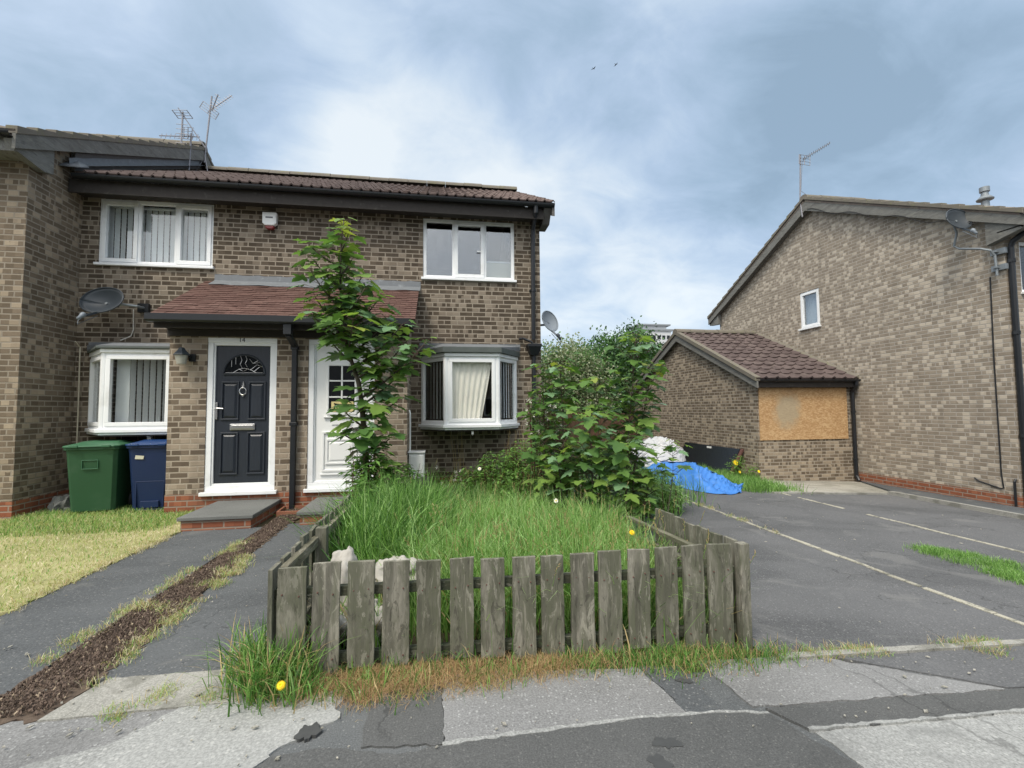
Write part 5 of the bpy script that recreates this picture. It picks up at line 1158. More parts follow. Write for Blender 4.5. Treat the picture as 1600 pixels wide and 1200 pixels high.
thick(1.58, 5.7, 1.98, -.04, 'thicket stem with an orange-tinged young top near the house corner', 34, 7, (.48, .2))
thick(1.36, 5.9, 1.92, .0, 'left-most thicket stem, its flat yellow-green top against the house corner', 35, 6, (.42, .2))
thick(1.78, 5.2, 1.35, -.05, 'short front stem of the thicket with big dark leaves above the long grass', 36, 8, (.50, .3), (.14, .2))
thick(2.12, 5.1, 1.10, .06, 'low front stem of the thicket with pale leaves, behind the leaning rail', 37, 7, (.36, .26), (.14, .21))
thick(1.46, 5.35, .95, -.08, 'low stem at the left foot of the thicket', 38, 6, (.42, .28), (.12, .18))
thick(2.36, 5.2, .62, .10, 'knee-high sapling at the right foot of the thicket by the driveway', 39, 4, (.24, .18), (.12, .17))
sapling((2.56, 5.0, gz(2.6)), [(2.56, 5.0, -.11), (2.60, 5.0, .25), (2.66, 5.0, .6), (2.66, 5.0, .98)], [(.62, 3.0, .5, .18), (.64, .0, .6, .2), (.82, 2.0, .8, .14), (.84, 5.2, .8, .14)], 'thin bare-stemmed seedling right of the thicket, seen against the blue tarpaulin', .007, (.09, .13), 44, .6, 6, weights=(.2, .35, .3, .1, .05))

# feathery bright green weed between thicket and tarpaulin; white-flowered bush; nettles
def clump(name, label, cat, pts, mats, leaf=(.03, .07), n=900, seed=1, stems=True, kindshape=.45, flowers=0, fmat=None):
    r_ = np.random.default_rng(seed); V, L, S, MI = [], [], [], []; k = 0; st = MB()
    for (cx, cy, cz, rx, ry_, rz_, share) in pts:
        m = int(n * share)
        for _ in range(m):
            d = r_.normal(size=3); d /= np.linalg.norm(d); rr = r_.random() ** .4
            p = np.array([cx + d[0] * rx * rr, cy + d[1] * ry_ * rr, max(cz + d[2] * rz_ * rr, gz(cx) + .02)])
            s = r_.uniform(*leaf); az = r_.uniform(0, 6.28); u = np.array([math.cos(az), math.sin(az), r_.uniform(-.5, .4)]); nn = np.array([r_.uniform(-.5, .5), r_.uniform(-.6, .3), 1.0]); a = np.cross(u, nn); a /= np.linalg.norm(a)
            V += [p, p + u * s * .5 + a * s * kindshape * .5, p + u * s * 1.05 + np.array([0, 0, -.2 * s]), p + u * s * .5 - a * s * kindshape * .5]
            L += [k, k + 1, k + 2, k + 3]; S.append(4); MI.append(int(r_.integers(len(mats)))); k += 4
        if stems:
            for _ in range(max(3, int(m / 45))):
                x, y = cx + r_.uniform(-.7, .7) * rx, cy + r_.uniform(-.7, .7) * ry_
                st.tube([(x, y, gz(cx)), (x + r_.uniform(-.05, .05), y, cz), (x + r_.uniform(-.1, .1), y + r_.uniform(-.05, .05), cz + rz_ * r_.uniform(.5, .95))], [.006, .004, .002], 5)
    t = thing(name, (pts[0][0], pts[0][1], gz(pts[0][0])), label, cat)
    fast_mesh('foliage', V, L, S, mats, MI, t)
    if st.v: st.build('stem', M['stemred'], t)
    if flowers:
        fm = MB()
        for _ in range(flowers):
            c = pts[int(r_.integers(len(pts)))]; d = r_.normal(size=3); d /= np.linalg.norm(d); p = np.array([c[0] + d[0] * c[3], c[1] - abs(d[1]) * c[4], c[2] + d[2] * c[5]])
            for q in range(5):
                a = q * 1.2566 + r_.uniform(0, .5); s = r_.uniform(.014, .026); e = np.array([math.cos(a) * s, -.4 * s, math.sin(a) * s]); f_ = np.array([math.cos(a + .6) * s, -.3 * s, math.sin(a + .6) * s]); fm.add([p, p + e, p + (e + f_) * .75, p + f_], [(0, 1, 2, 3)])
        fm.build('flowers', fmat, t)['kind'] = 'stuff'
    return t
clump('weed_bush', 'feathery bright green weed filling the gap between the thicket and the white plastic', 'weed', [(3.05, 6.3, .16, .42, .35, .34, .6), (2.75, 6.0, .35, .30, .3, .30, .25), (3.35, 6.5, .0, .3, .3, .2, .15)], [M['grassB'], M['leafB'], M['grassA']], (.05, .13), 2600, 3, kindshape=.16)
clump('flowering_shrub', 'dark leafy shrub with a trail of white blossom beside the house corner', 'shrub', [(1.50, 6.5, 1.25, .28, .25, .40, .3), (1.62, 6.4, .85, .3, .3, .40, .35), (1.80, 6.3, .50, .35, .3, .4, .35)], [M['leafA'], M['leafB'], M['hedgeA']], (.04, .08), 2600, 4, flowers=60, fmat=M['whitepetal'])
clump('nettle_patch', 'mound of nettles under the right bay window', 'weeds', [(.95, 7.2, .35, .40, .35, .38, .35), (1.35, 7.1, .45, .38, .35, .45, .35), (.55, 7.3, .20, .3, .25, .28, .15), (1.2, 6.6, .25, .4, .35, .35, .15)], [M['leafA'], M['leafB'], M['grassA']], (.04, .09), 4200, 6, kindshape=.4)
clump('weed_bush', 'leafy green weeds at the foot of the tall sapling', 'weeds', [(-.72, 5.3, .62, .26, .25, .36, .35), (-.45, 5.6, .40, .32, .25, .36, .3), (-.72, 4.9, .32, .24, .4, .34, .2), (-.55, 4.3, .22, .26, .4, .30, .15)], [M['leafA'], M['leafB'], M['grassA'], M['grassC']], (.05, .13), 3000, 8, kindshape=.3)
clump('weed_bush', 'low reddish herb with tiny white flowers against the wall under the bay', 'weeds', [(.05, 7.5, .20, .35, .15, .25, .6), (.35, 7.5, .2, .25, .15, .22, .4)], [M['leafA'], M['stemred'], M['grassA']], (.02, .05), 900, 9, flowers=26, fmat=M['whitepetal'])
mb = MB()
for k in range(26):
    x = random.uniform(1.05, 1.6) if k < 21 else random.uniform(.28, .45); y = 7.6 + random.uniform(-.1, .15); h = random.uniform(.75, 1.12); l = random.uniform(-.15, .15)
    mb.tube([(x, y, 0), (x + l * .4, y, h * .6), (x + l, y - .03, h)], [.004, .0035, .0015], 4)
tag(mb.build('dead_stems', M['straw'], None), 'dry pale stalks standing against the wall right of the bay sill', 'dead stalks', kind='stuff')

# grass: every blade three tapering quads
def blades(name, pts_fn, n, h, w, mats, wts, lean=.5, seed=1, kind='stuff', wind=(0, 0), label=None, cat=None, base_z=0.0, flat=0.0):
    r = np.random.default_rng(seed); P = pts_fn(r, n); n = len(P); hh = r.uniform(h[0], h[1], n) * (P[:, 2] if P.shape[1] > 2 else 1); ww = r.uniform(w[0], w[1], n)
    az = r.uniform(0, 2 * np.pi, n); ln = r.uniform(.05, lean, n) ** 1.0; dx = np.cos(az) * ln + wind[0]; dy = np.sin(az) * ln + wind[1]
    z0 = np.array([gz(x) for x in P[:, 0]]) + base_z; fa = r.uniform(0, np.pi, n); px, py = np.cos(fa), np.sin(fa) * .6
    V = np.zeros((n, 7, 3)); 
    for i, (t, wt) in enumerate(((0, 1), (.4, .9), (.78, .55))):
        cx = P[:, 0] + dx * hh * t ** 1.9; cy = P[:, 1] + dy * hh * t ** 1.9; cz = z0 + hh * (t - (.30 + flat) * t ** 2.4 * np.minimum(1.3, np.hypot(dx, dy)))
        for s, j in ((-1, 2 * i), (1, 2 * i + 1)): V[:, j, 0] = cx + s * px * ww * wt * .5; V[:, j, 1] = cy + s * py * ww * wt * .5; V[:, j, 2] = cz
    V[:, 6, 0] = P[:, 0] + dx * hh; V[:, 6, 1] = P[:, 1] + dy * hh; V[:, 6, 2] = z0 + hh * (1 - (.34 + flat) * np.minimum(1.6, np.hypot(dx, dy)))
    base = (np.arange(n) * 7)[:, None]; F = np.concatenate([base + np.array([0, 1, 3, 2]), base + np.array([2, 3, 5, 4]), base + np.array([4, 5, 6])], axis=1).ravel()
    mi = np.repeat(r.choice(len(mats), n, p=wts), 3)
    o = fast_mesh(name, V.reshape(-1, 3), F, np.tile([4, 4, 3], n), mats, mi); o['kind'] = kind
    if label: o['label'] = label
    if cat: o['category'] = cat
    return o
def inside(poly):
    A = np.array(poly)
    def f(r, n):
        lo, hi = A.min(0), A.max(0); out = np.zeros((0, 2))
        while len(out) < n:
            q = r.uniform(lo, hi, (n * 2, 2)); c = np.zeros(len(q), bool); j = len(A) - 1
            for i in range(len(A)):
                m = ((A[i, 1] > q[:, 1]) != (A[j, 1] > q[:, 1])) & (q[:, 0] < (A[j, 0] - A[i, 0]) * (q[:, 1] - A[i, 1]) / (A[j, 1] - A[i, 1] + 1e-12) + A[i, 0]); c ^= m; j = i
            out = np.concatenate([out, q[c]])
        return out[:n]
    return f
def tufts(poly, cl, spread):
    f = inside(poly)
    def g(r, n):
        c = f(r, cl); hs = r.uniform(.6, 1.15, cl); i = r.integers(0, cl, n); q = c[i] + r.normal(0, spread, (n, 2)); return np.column_stack([q, hs[i]])
    return g
GARDEN = [(-.66, 2.70), (1.72, 2.70), (1.74, 3.6), (1.95, 5.0), (2.1, 6.2), (1.7, 7.6), (-.35, 7.7), (-.60, 5.2)]
blades('long_grass', tufts([(-.15, 2.95), (1.68, 2.80), (1.68, 3.7), (1.75, 4.6), (.9, 5.4), (-.10, 4.4)], 420, .09), 19000, (.38, .62), (.005, .010), [M['grassA'], M['grassB'], M['grassC'], M['straw']], [.36, .42, .16, .06], .95, 2, wind=(-.12, -.10), label='lush pale green grass leaning over behind the front pickets', cat='grass')
blades('long_grass', tufts(GARDEN, 700, .10), 24000, (.18, .42), (.005, .010), [M['grassA'], M['grassB'], M['grassC'], M['straw']], [.42, .22, .28, .08], .8, 3, label='uneven long grass across the overgrown front garden', cat='grass')
blades('long_grass', tufts([(-.70, 3.3), (-.15, 3.5), (-.1, 5.4), (-.66, 5.4)], 80, .11), 8500, (.42, .80), (.006, .012), [M['grassA'], M['grassB'], M['grassC']], [.3, .12, .58], .9, 4, label='tall dark grass inside the left fence', cat='grass')
VERGE = [(-.98, 2.52), (-.80, 2.30), (-.35, 2.26), (.2, 2.30), (.9, 2.42), (1.3, 2.40), (1.95, 2.42), (2.05, 2.54), (1.85, 2.60), (-.85, 2.60)]
blades('verge_grass', tufts([(-.75, 2.42), (-.35, 2.30), (.3, 2.36), (.9, 2.45), (1.0, 2.55), (-.75, 2.56)], 170, .045), 12000, (.03, .075), (.0016, .0035), [M['straw'], M['strawpink'], M['grassC']], [.36, .55, .09], 2.2, 5, flat=.16, label='dry bleached grass matted at the foot of the front pickets', cat='grass')
blades('verge_grass', tufts(VERGE, 80, .045), 1700, (.05, .13), (.003, .006), [M['grassA'], M['grassC'], M['straw']], [.30, .45, .25], 1.2, 6, label='sparse green weeds along the outside of the front fence', cat='grass')
blades('verge_grass', tufts([(.75, 2.42), (1.25, 2.33), (1.95, 2.42), (2.02, 2.52), (1.8, 2.58), (.8, 2.58)], 60, .05), 2800, (.03, .10), (.0025, .005), [M['grassA'], M['grassC'], M['straw'], M['strawpink']], [.34, .34, .16, .16], 1.2, 7, label='thick green weeds round the right front corner of the fence', cat='grass')
blades('verge_grass', tufts([(-1.02, 2.60), (-.86, 2.36), (-.60, 2.34), (-.62, 2.52), (-.85, 2.58), (-.88, 2.80)], 24, .04), 900, (.14, .32), (.005, .010), [M['grassA'], M['grassC'], M['straw'], M['grassB']], [.30, .50, .14, .06], 1.15, 8, label='coarse grass tuft spilling onto the pavement at the left fence corner', cat='grass')
blades('lawn_grass', inside([(-7, 2.75), (-5.2, 2.8), (-2.87, 3.74), (-2.86, 5.85), (-3.0, 6.8), (-5.35, 7.6), (-7, 7)]), 30000, (.018, .05), (.004, .008), [M['lawnA'], M['lawnB'], M['grassA']], [.46, .40, .14], 1.3, 9, label='patchy mown lawn, straw coloured with green towards the bins', cat='grass', base_z=.01)
blades('lawn_grass', inside([(-5.3, 5.9), (-3.1, 5.9), (-3.1, 6.75), (-3.6, 7.6), (-5.3, 7.6)]), 9000, (.03, .09), (.004, .008), [M['lawnA'], M['grassA'], M['grassC']], [.40, .42, .18], 1.0, 10, label='greener fringe of lawn in front of the bins', cat='grass', base_z=.01)
blades('lawn_grass', tufts([(-6.8, 2.72), (-5.2, 2.74), (-2.84, 3.68), (-2.82, 5.8), (-2.92, 5.8), (-2.95, 3.82), (-5.25, 2.9), (-6.8, 2.86)], 190, .035), 6500, (.02, .06), (.003, .006), [M['lawnA'], M['lawnB'], M['straw']], [.3, .5, .2], 1.9, 21, label='ragged edge of the lawn creeping over the tarmac path', cat='grass', base_z=.008)
def strips(*polys): 
    def f(r, n): return np.concatenate([tufts(p, c, .03)(r, int(n * s)) for p, c, s in polys])
    return f
blades('strip_grass', strips(([(-2.12, 2.9), (-2.04, 2.9), (-2.0, 5.0), (-2.08, 5.0)], 40, .22), ([(-1.76, 2.6), (-1.62, 2.6), (-1.62, 3.7), (-1.74, 3.7)], 28, .20), ([(-1.80, 3.9), (-1.62, 3.9), (-1.66, 4.7), (-1.80, 4.7)], 26, .32), ([(-2.06, 3.55), (-1.75, 3.45), (-1.75, 3.55), (-2.06, 3.7)], 14, .14), ([(-2.05, 4.7), (-1.9, 4.7), (-1.92, 5.3), (-2.02, 5.3)], 14, .18)), 7500, (.012, .055), (.002, .0045), [M['grassA'], M['lawnB'], M['straw'], M['lawnA']], [.22, .34, .24, .20], 1.4, 11, label='grass clippings and tufts along the mulch strip between the paths', cat='grass', base_z=.012)
blades('strip_grass', tufts([(5.08, 3.35), (5.35, 3.30), (5.75, 4.05), (5.35, 4.55), (5.18, 4.4)], 70, .06), 6500, (.03, .075), (.003, .006), [M['grassA'], M['grassC'], M['grassB']], [.5, .3, .2], 1.0, 12, label='isolated strip of green grass growing in the driveway', cat='grass')
blades('strip_grass', tufts([(5.75, 8.1), (6.9, 8.1), (7.10, 9.4), (7.05, 12), (6.3, 12), (5.9, 9.5)], 130, .09), 9000, (.08, .26), (.006, .012), [M['grassA'], M['grassC'], M['grassB']], [.5, .32, .18], .8, 13, label='grass along the outbuilding wall beside the tarpaulin', cat='grass')
blades('strip_grass', strips(([(2.05, 2.42), (2.6, 2.44), (2.6, 2.49), (2.05, 2.48)], 22, .45), ([(3.0, 2.36), (3.35, 2.34), (3.5, 2.5), (3.05, 2.5)], 16, .30), ([(4.0, 5.0), (4.1, 5.0), (4.16, 7.6), (4.05, 7.6)], 26, .25)), 2600, (.02, .07), (.002, .005), [M['grassA'], M['straw'], M['lawnB']], [.35, .4, .25], 1.3, 14, label='thin weeds in the driveway joints and along the edging', cat='grass')
blades('strip_grass', strips(([(-1.38, 2.46), (-1.22, 2.46), (-1.22, 2.56), (-1.38, 2.56)], 5, .4), ([(-1.45, 2.36), (-1.36, 2.36), (-1.36, 2.42), (-1.45, 2.42)], 4, .3), ([(-1.1, 2.40), (-.98, 2.40), (-.98, 2.45), (-1.1, 2.45)], 4, .3)), 650, (.02, .06), (.002, .004), [M['grassA'], M['straw'], M['lawnA']], [.3, .3, .4], 1.5, 15, label='small weeds in the pavement cracks at lower left', cat='grass')
blades('strip_grass', tufts([(2.2, 6.2), (3.4, 5.8), (4.3, 7.6), (4.6, 11), (7, 12.4), (7, 19), (2, 19), (2, 8)], 260, .2), 12000, (.15, .5), (.008, .016), [M['grassA'], M['grassC'], M['hedgeA']], [.4, .4, .2], .8, 16, label='rough grass behind the thicket', cat='grass')

# seed heads standing above the grass
mb = MB()
for k in range(190):
    x, y = (random.uniform(-.2, 1.75), random.uniform(2.62, 3.6)) if k < 100 else (random.uniform(-.5, 1.9), random.uniform(3.2, 6.6))
    h = random.uniform(.45, .72); l = random.uniform(-.16, .16); m_ = random.uniform(-.14, .08); z = gz(x); a = Vector((x, y, z)); b_ = Vector((x + l * .4, y + m_ * .4, z + h * .62)); c = Vector((x + l, y + m_, z + h)); mb.cur = 0
    mb.tube([a, b_, c], [.0016, .0013, .001], 4, False); mb.cur = 1
    d = (c - b_).normalized()
    for q in range(7):
        e = Vector((random.uniform(-1, 1), random.uniform(-1, 1), random.uniform(-.2, .8))) * .012; p = c - d * (.012 * q); mb.tube([p, p + e * .6 + d * .006, p + e + d * .012], [.001, .0024, .0006], 4, False)
tag(mb.build('seed_heads', [M['grassA'], M['straw']]), 'pale grass seed heads nodding above the long grass', 'grass', kind='stuff')
# bark chips
mb = MB(); pts = inside([(-2.02, 2.45), (-1.72, 2.45), (-1.71, 3.5), (-1.75, 5.2), (-1.77, 6.8), (-2.00, 6.8), (-1.97, 5.2), (-2.02, 3.5)])(rng, 9000)
for x, y in pts:
    a = random.uniform(0, 6.28); l, w = random.uniform(.002, .0075), random.uniform(.0015, .0035); mb.cur = 0 if random.random() < .93 else 1; z = .014 + random.uniform(0, .012)
    e = Vector((math.cos(a) * l, math.sin(a) * l, random.uniform(-.006, .008))); s_ = Vector((-math.sin(a) * w, math.cos(a) * w, random.uniform(-.003, .003))); c = Vector((x, y, z))
    mb.hexa([c - e - s_, c + e - s_, c + e + s_, c - e + s_], [c - e - s_ + Vector((0, 0, .005)), c + e - s_ + Vector((0, 0, .005)), c + e + s_ + Vector((0, 0, .005)), c - e + s_ + Vector((0, 0, .005))])
tag(mb.build('bark_chips', [M['chipA'], M['chipB']]), 'dark bark chips strewn in the strip between the two front paths', 'bark chips', kind='stuff')
# litter: petals and stone flecks
mb = MB()
for k in range(420):
    x, y = (random.uniform(1.95, 8.6), random.uniform(2.6, 8.5)) if k < 190 else (random.uniform(-2.8, -.9), random.uniform(2.2, 5.8)) if k < 330 else (random.uniform(-3, 3), random.uniform(1.9, 2.4))
    s = random.uniform(.003, .009) if random.random() < .85 else random.uniform(.01, .018); a = random.uniform(0, 3); z = gz(x) + .016; e = (math.cos(a) * s, math.sin(a) * s)
    mb.hexa([(x - e[0], y - e[1], z), (x + e[1] * .5, y - e[0] * .5, z), (x + e[0], y + e[1], z), (x - e[1] * .5, y + e[0] * .5, z)], [(x - e[0], y - e[1], z + .004), (x + e[1] * .5, y - e[0] * .5, z + .006), (x + e[0], y + e[1], z + .004), (x - e[1] * .5, y + e[0] * .5, z + .005)])
tag(mb.build('litter', M['concretepale']), 'pale specks of grit and petals scattered over the tarmac', 'grit', kind='stuff')

# dandelions, daisies
def flower(name, x, y, h, r, mat, label, cat, petals=22, tilt=.9, centre=None, group=None, leaves=True):
    z = gz(x); t = thing(name, (x, y, z), label, cat, group); mb = MB(); mb.tube([(x + .01, y + .02, z), (x, y, z + h)], .0025, 6); mb.build('stem', M['grassA'], t)
    n = Vector((0, -math.sin(tilt), math.cos(tilt))); a = Vector((1, 0, 0)); b = n.cross(a); c = Vector((x, y, z + h)); mb = MB()
    for lay, (rr, lift) in enumerate(((1, 0), (.75, .25), (.45, .42))[:3 if petals > 15 else 1]):
        for k in range(petals):
            q = 2 * math.pi * (k + .5 * lay) / petals; d = a * math.cos(q) + b * math.sin(q); e = a * -math.sin(q) + b * math.cos(q); w = rr * r * 2.6 / petals
            mb.add([c + n * .004, c + d * r * rr * .6 + e * w + n * r * lift, c + d * r * rr + n * r * (lift + .05), c + d * r * rr * .6 - e * w + n * r * lift], [(0, 1, 2, 3)])
    mb.build('petals', mat, t)
    if centre: mb = MB(); mb.tube([c, c + n * r * .25], [r * .35, r * .2], 10); mb.build('centre', centre, t)
    return t
flower('dandelion', -.695, 2.30, .115, .022, M['yellow'], 'single bright dandelion at the pavement edge by the left fence corner', 'flower')
flower('dandelion', 1.47, 3.42, .46, .024, M['yellow'], 'yellow flower in the grass below the leaning rail', 'flower')
clump('weed_bush', 'clump of yellow-flowered weeds beside the black panel', 'weeds', [(6.75, 9.75, .0, .22, .2, .30, .6), (7.0, 9.6, -.1, .18, .18, .2, .4)], [M['leafB'], M['grassA']], (.04, .10), 350, 15, kindshape=.25, flowers=0)
for k, (x, y, h, lab) in enumerate(((6.80, 9.85, .38, 'largest yellow bloom by the black panel'), (6.72, 9.6, .20, 'lower yellow bloom left of the outbuilding corner'), (7.05, 9.40, .24, 'small yellow bloom nearest the outbuilding corner'))):
    flower('yellow_flower', x, y, h, .075 if k == 0 else .035, M['yellow'], lab, 'flower', 14, 1.1)
for k, (x, y, h, lab) in enumerate(((.60, 6.75, .52, 'white daisy in front of the nettles under the bay'), (1.28, 5.0, .40, 'white daisy in the long grass left of the thicket'))):
    flower('daisy', x, y, h, .03, M['whitepetal'], lab, 'flower', 12, 1.0, M['yellow'])

# ------------------------------------------------------------------ trees and tower beyond
def far_tree(loc, blobs, label, mats, wts, leaf, n, seed, trunk_h, group='trees beyond the gardens'):
    r = np.random.default_rng(seed); x, y, z = loc; t = thing('tree', loc, label, 'tree', group); mb = MB()
    mb.tube([(x, y, z - .2), (x + .1, y, z + trunk_h * .5), (x, y + .1, z + trunk_h)], [.16, .12, .06], 8)
    for bx, by, bz, rx, ry_, rz_ in blobs: mb.tube([(x, y, z + trunk_h * .45), (x + (bx) * .5, y + by * .5, z + bz * .7), (x + bx, y + by, z + bz)], [.07, .05, .02], 6)
    mb.build('trunk', M['bark'], t)
    vol = np.array([b[3] * b[4] * b[5] for b in blobs]); vol = vol ** .75; vol /= vol.sum(); i = r.choice(len(blobs), n, p=vol); B = np.array(blobs)[i]
    # leaves gather in sprays
    ns = n // 14; sp = r.normal(size=(ns, 3)); sp /= np.linalg.norm(sp, axis=1)[:, None]; bi = r.choice(len(blobs), ns, p=vol); BB = np.array(blobs)[bi]
    sc = BB[:, :3] + sp * BB[:, 3:] * (r.random((ns, 1)) ** .28) * r.uniform(.85, 1.06, (ns, 1)); j = r.integers(0, ns, n)
    P = sc[j] + r.normal(0, leaf[1] * 1.25, (n, 3)); P = P + np.array(loc); P[:, 2] = np.maximum(P[:, 2], z + .05)
    s = r.uniform(leaf[0], leaf[1], n); u = r.normal(size=(n, 3)); u /= np.linalg.norm(u, axis=1)[:, None]; nn = r.normal(size=(n, 3)) + np.array([0, -.5, .8]); a = np.cross(u, nn); a /= np.linalg.norm(a, axis=1)[:, None]
    V = np.stack([P, P + u * (s * .5)[:, None] + a * (s * .3)[:, None], P + u * s[:, None], P + u * (s * .5)[:, None] - a * (s * .3)[:, None]], 1)
    mw = r.choice(len(mats), ns, p=wts)[j]
    fast_mesh('crown', V.reshape(-1, 3), np.arange(n * 4), np.full(n, 4), mats, mw, t); return t
gr_ = gz(12)
far_tree((5.1, 18, gr_), [(-.7, 0, 3.0, 1.3, 1.3, 1.5), (.2, 0, 3.6, 1.3, 1.2, 1.1), (.9, .2, 2.6, 1.2, 1.2, 1.3), (-.6, -.2, 1.6, 1.3, 1.2, 1.2), (.6, -.3, 1.4, 1.3, 1.2, 1.1)], 'pale grey-green willowy tree beside the free end of the terrace', [M['hedgeC'], M['hedgeB'], M['hedgeA']], [.62, .24, .14], (.08, .15), 30000, 1, 2.6)
far_tree((8.3, 19, gr_), [(-1.1, 0, 3.8, 1.2, 1.2, 1.25), (.1, 0, 4.2, 1.25, 1.2, 1.2), (1.3, 0, 3.45, 1.2, 1.2, 1.2), (-.5, -.3, 2.6, 1.5, 1.3, 1.3), (1.0, -.3, 2.4, 1.5, 1.3, 1.4), (0, -.3, 1.3, 1.7, 1.2, 1.2)], 'dense deep green tree in the middle of the far treeline', [M['hedgeA'], M['hedgeB'], M['hedgeD']], [.45, .27, .28], (.085, .17), 34000, 2, 3.0)
far_tree((10.9, 19.5, gr_), [(-.5, 0, 3.35, 1.1, 1.1, 1.0), (.6, 0, 3.0, 1.1, 1.1, 1.1), (0, -.2, 2.3, 1.5, 1.2, 1.3), (.2, -.2, 1.2, 1.5, 1.2, 1.1)], 'green tree at the right of the far treeline, behind the outbuilding gable', [M['hedgeB'], M['hedgeA'], M['hedgeD']], [.34, .42, .24], (.085, .17), 22000, 3, 2.8)
far_tree((6.6, 20.5, gr_), [(-.6, 0, 3.3, 1.2, 1.1, 1.3), (.6, 0, 3.4, 1.2, 1.1, 1.2), (0, -.2, 1.8, 1.6, 1.2, 1.4)], 'dark tree half hidden between the pale tree and the dense green tree', [M['hedgeA'], M['hedgeD'], M['hedgeB']], [.42, .40, .18], (.085, .17), 20000, 4, 2.6)
fb = thing('garden_fence', (5.2, 15.5, gz(5)), 'red-brown close-boarded garden fence glimpsed through the thicket', 'fence')
x = 2.0
while x < 7.1:
    mb = MB(); h = 1.45 + random.uniform(-.02, .02); P = lambda u, d, w: (u, 15.5 + d, w); picket(mb, P, x, x + .145, gz(x), gz(x) + h, 0, .02); mb.build('board', M['fencebrown'], fb); x += .15
mb = MB(); mb.bar((2, 15.55, .9), (7.1, 15.55, .75), .04, .07); mb.build('rail', M['fencebrown'], fb)
tw = thing('tower_block', (75, 152, 0), 'distant pale tower block with a stepped flat roof above the treetops', 'tower block')
mb = MB(); mb.box(69.2, 80.6, 150, 160, -1, 28.3); mb.box(69.6, 79.4, 151, 159, 28.3, 30.2); mb.build('wall', M['tower'], tw)
mb = MB(); mb.box(68.7, 81.3, 149.6, 160.4, 28.3, 28.9); mb.box(68.5, 80.6, 150.2, 159.6, 30.2, 30.7); mb.build('roof', M['towerband'], tw)
for fl in range(9):
    for k in range(6):
        z = 25.4 - fl * 2.9; x = 70.2 + k * 1.75; mb = MB(); mb.box(x, x + 1.1, 149.9, 149.99, z, z + 1.3)
        if fl < 4: mb.build('window', M['panel'], tw)

# two birds
def bird(loc, label, yaw, up):
    t = thing('bird', loc, label, 'bird', 'birds in the sky'); x, y, z = loc; c, s = math.cos(yaw), math.sin(yaw)
    T = lambda a, b, h: (x + a * c - b * s, y + a * s + b * c, z + h)
    mb = MB(T); mb.tube([(-.22, 0, 0), (-.1, 0, .0), (.05, 0, .02), (.16, 0, .04), (.22, 0, .05), (.27, 0, .04)], [.01, .05, .06, .04, .035, .006], 8); mb.add([(-.2, 0, 0), (-.36, .06, 0), (-.37, -.06, 0)], [(0, 1, 2)]); mb.build('body', M['rubber'], t)
    for k in (-1, 1): mb = MB(T); mb.add([(.08, .03 * k, .03), (-.08, .03 * k, .02), (-.06, .25 * k, up), (.10, .25 * k, up), (-.12, .55 * k, up * .5)], [(0, 1, 2, 3), (3, 2, 4)]); mb.build('wing', M['rubber'], t, solid=.012)
bird((26.6, 73.6, 59.9), 'lower left of the two dark birds flying high in the sky', .5, .12)
bird((31.9, 76.6, 63.6), 'upper right of the two dark birds flying high in the sky', .3, -.10)
# ------------------------------------------------------------------ the houses across the street (seen only in the window glass)
oh = thing('opposite_terrace', (0, -15, 0), 'brick terrace across the street, seen mirrored in the windows', 'house')
mb = MB(); mb.box(-30, 22, -22, -15, -1, 5.0); mb.build('wall', M['brick_left'], oh)
mb = MB(); mb.prism([(-14.6, 5.0), (-18.5, 7.2), (-22.4, 5.0)], 0, -30.3, 22.3); mb.build('roof', M['tile_main'], oh)
for k in range(8):
    for z in (1.0, 3.4):
        x = -27 + k * 6; mb = MB(); mb.box(x, x + 1.7, -15.0 + .002, -14.96, z, z + 1.1); w = mb.build('window', M['panel'], oh); mb = MB(lambda u, d, v: (u, -15 + d, v)); frame_rect(mb, x - .03, x + 1.73, z - .03, z + 1.13, .07, .0, .06); mb.box(x + .82, x + .89, 0, .055, z + .05, z + 1.05); mb.build('frame', M['upvc'], w)

# ------------------------------------------------------------------ sky, sun, camera
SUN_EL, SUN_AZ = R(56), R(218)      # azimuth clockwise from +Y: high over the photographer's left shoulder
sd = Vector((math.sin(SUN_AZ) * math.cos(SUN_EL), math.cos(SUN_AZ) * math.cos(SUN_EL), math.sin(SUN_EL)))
W = bpy.data.worlds.new('World'); SC.world = W; W.use_nodes = True; nt = W.node_tree; nt.nodes.clear()
class WB(NB):
    def __init__(s): s.t = nt
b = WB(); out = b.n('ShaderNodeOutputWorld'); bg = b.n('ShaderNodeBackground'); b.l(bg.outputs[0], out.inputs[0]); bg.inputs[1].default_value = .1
sk = b.n('ShaderNodeTexSky', sky_type='NISHITA'); sk.sun_disc = False; sk.sun_elevation = SUN_EL; sk.sun_rotation = SUN_AZ
g = b.n('ShaderNodeTexCoord').outputs['Generated']; nv = b.n('ShaderNodeVectorMath', operation='NORMALIZE'); b.l(g, nv.inputs[0]); dv = nv.outputs[0]
x, y, z = b.xyz(dv); zz = b.math('ADD', b.math('MAXIMUM', z, 0.0), .42)
pl = b.comb(b.math('DIVIDE', x, zz), b.math('DIVIDE', y, zz), 0.0)
n1 = b.noise(pl, 1.7, 8, .55, .35); n2 = b.noise(b.scale(pl, (1.0, 1.35, 1)), 4.2, 8, .58, .5)
def lobe(d, k):
    dt = b.n('ShaderNodeVectorMath', operation='DOT_PRODUCT'); b.l(dv, dt.inputs[0]); dt.inputs[1].default_value = Vector(d).normalized()
    return b.math('POWER', b.math('MAXIMUM', dt.outputs['Value'], 0.0), k)
acc = b.math('MULTIPLY_ADD', b.math('SUBTRACT', n1, .5), 1.25, .46)
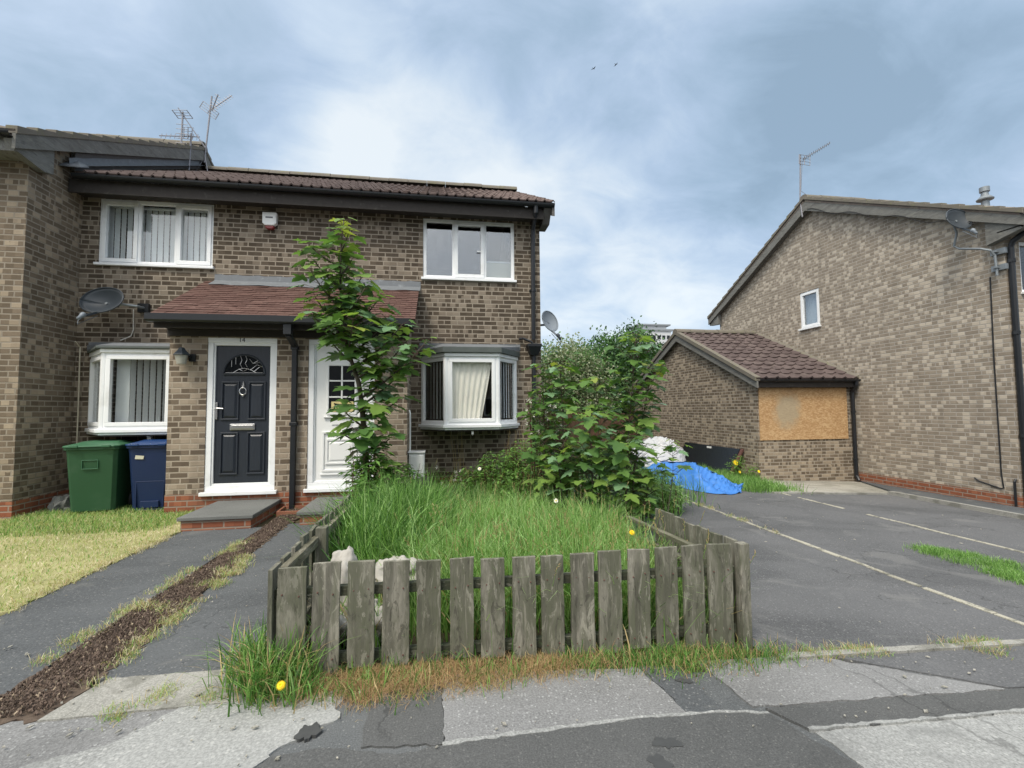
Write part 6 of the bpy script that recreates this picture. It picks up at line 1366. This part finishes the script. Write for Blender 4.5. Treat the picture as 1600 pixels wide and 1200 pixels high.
acc = b.math('MULTIPLY_ADD', b.math('SUBTRACT', n2, .5), 1.05, acc)
hz = b.math('POWER', b.math('SUBTRACT', 1.0, b.math('MAXIMUM', z, 0.0)), 4.0); acc = b.math('MULTIPLY_ADD', hz, .30, acc)
LOBES = []
LOBES = [((-0.040, 0.875, 0.482), 50, 0.25), ((-0.097, 0.850, 0.518), 220, 0.12), ((0.098, 0.911, 0.400), 90, 0.3), ((-0.230, 0.854, 0.467), 150, 0.22), ((-0.146, 0.878, 0.456), 120, 0.25), ((0.278, 0.890, 0.362), 60, 0.25), ((0.419, 0.875, 0.244), 90, 0.22), ((0.084, 0.769, 0.633), 120, -0.3), ((-0.377, 0.765, 0.522), 40, -0.18), ((-0.273, 0.819, 0.505), 200, -0.12), ((0.600, 0.639, 0.482), 70, -0.34), ((0.692, 0.584, 0.424), 60, -0.25), ((0.447, 0.816, 0.367), 300, -0.15), ((0.359, 0.896, 0.261), 250, -0.15), ((0.350, 0.736, 0.580), 90, -0.12), ((-0.497, 0.686, 0.531), 60, 0.05), ((0.503, 0.641, 0.580), 120, 0.18), ((0.733, 0.478, 0.485), 60, 0.02), ((0.266, 0.958, 0.109), 120, 0.12), ((0.386, 0.823, 0.417), 120, 0.1)]
for d, k, w in LOBES: acc = b.math('MULTIPLY_ADD', lobe(d, k), w, acc)
col = b.ramp(acc, [(0, (.180, .250, .325)), (.2, (.220, .298, .385)), (.42, (.275, .352, .452)), (.62, (.345, .418, .502)), (.82, (.435, .490, .540)), (1, (.50, .54, .565))])
col = b.scale(col, 10.0)
mx = b.mix(.12, col, sk.outputs[0])
# warm sky glow round the sun, out of view, added to lift the light
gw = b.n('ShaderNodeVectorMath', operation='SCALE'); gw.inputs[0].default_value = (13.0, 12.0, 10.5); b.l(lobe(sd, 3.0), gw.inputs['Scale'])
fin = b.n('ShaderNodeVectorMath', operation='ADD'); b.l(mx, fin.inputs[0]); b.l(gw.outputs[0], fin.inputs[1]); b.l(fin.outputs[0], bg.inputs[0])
sl = bpy.data.lights.new('sun', 'SUN'); sl.energy = 1.5; sl.angle = R(13); sl.color = (1, .91, .78)
so = bpy.data.objects.new('sun', sl); COL.objects.link(so); so.rotation_euler = (-sd).to_track_quat('-Z', 'Y').to_euler()

yaw, pit, rol = .15965, .0553, .00884
F = Vector((math.sin(yaw) * math.cos(pit), math.cos(yaw) * math.cos(pit), math.sin(pit))); rt = Vector((math.cos(yaw), -math.sin(yaw), 0)); dn = F.cross(rt)
r2 = math.cos(rol) * rt + math.sin(rol) * dn; d2 = -math.sin(rol) * rt + math.cos(rol) * dn
cd = bpy.data.cameras.new('camera'); cam = bpy.data.objects.new('camera', cd); COL.objects.link(cam)
mt = Matrix((r2, -d2, -F)).transposed().to_4x4(); mt.translation = (0, 0, H); cam.matrix_world = mt
cd.sensor_width = 36; cd.lens = 36 * 725.3 / 1600; cd.clip_start = .05; cd.clip_end = 3000
SC.camera = cam
SC.view_settings.view_transform = 'Standard'; SC.view_settings.look = 'None'; SC.view_settings.gamma = 1; SC.view_settings.exposure = .85
SC.cycles.max_bounces = 8; SC.cycles.transparent_max_bounces = 16; SC.cycles.use_denoising = True
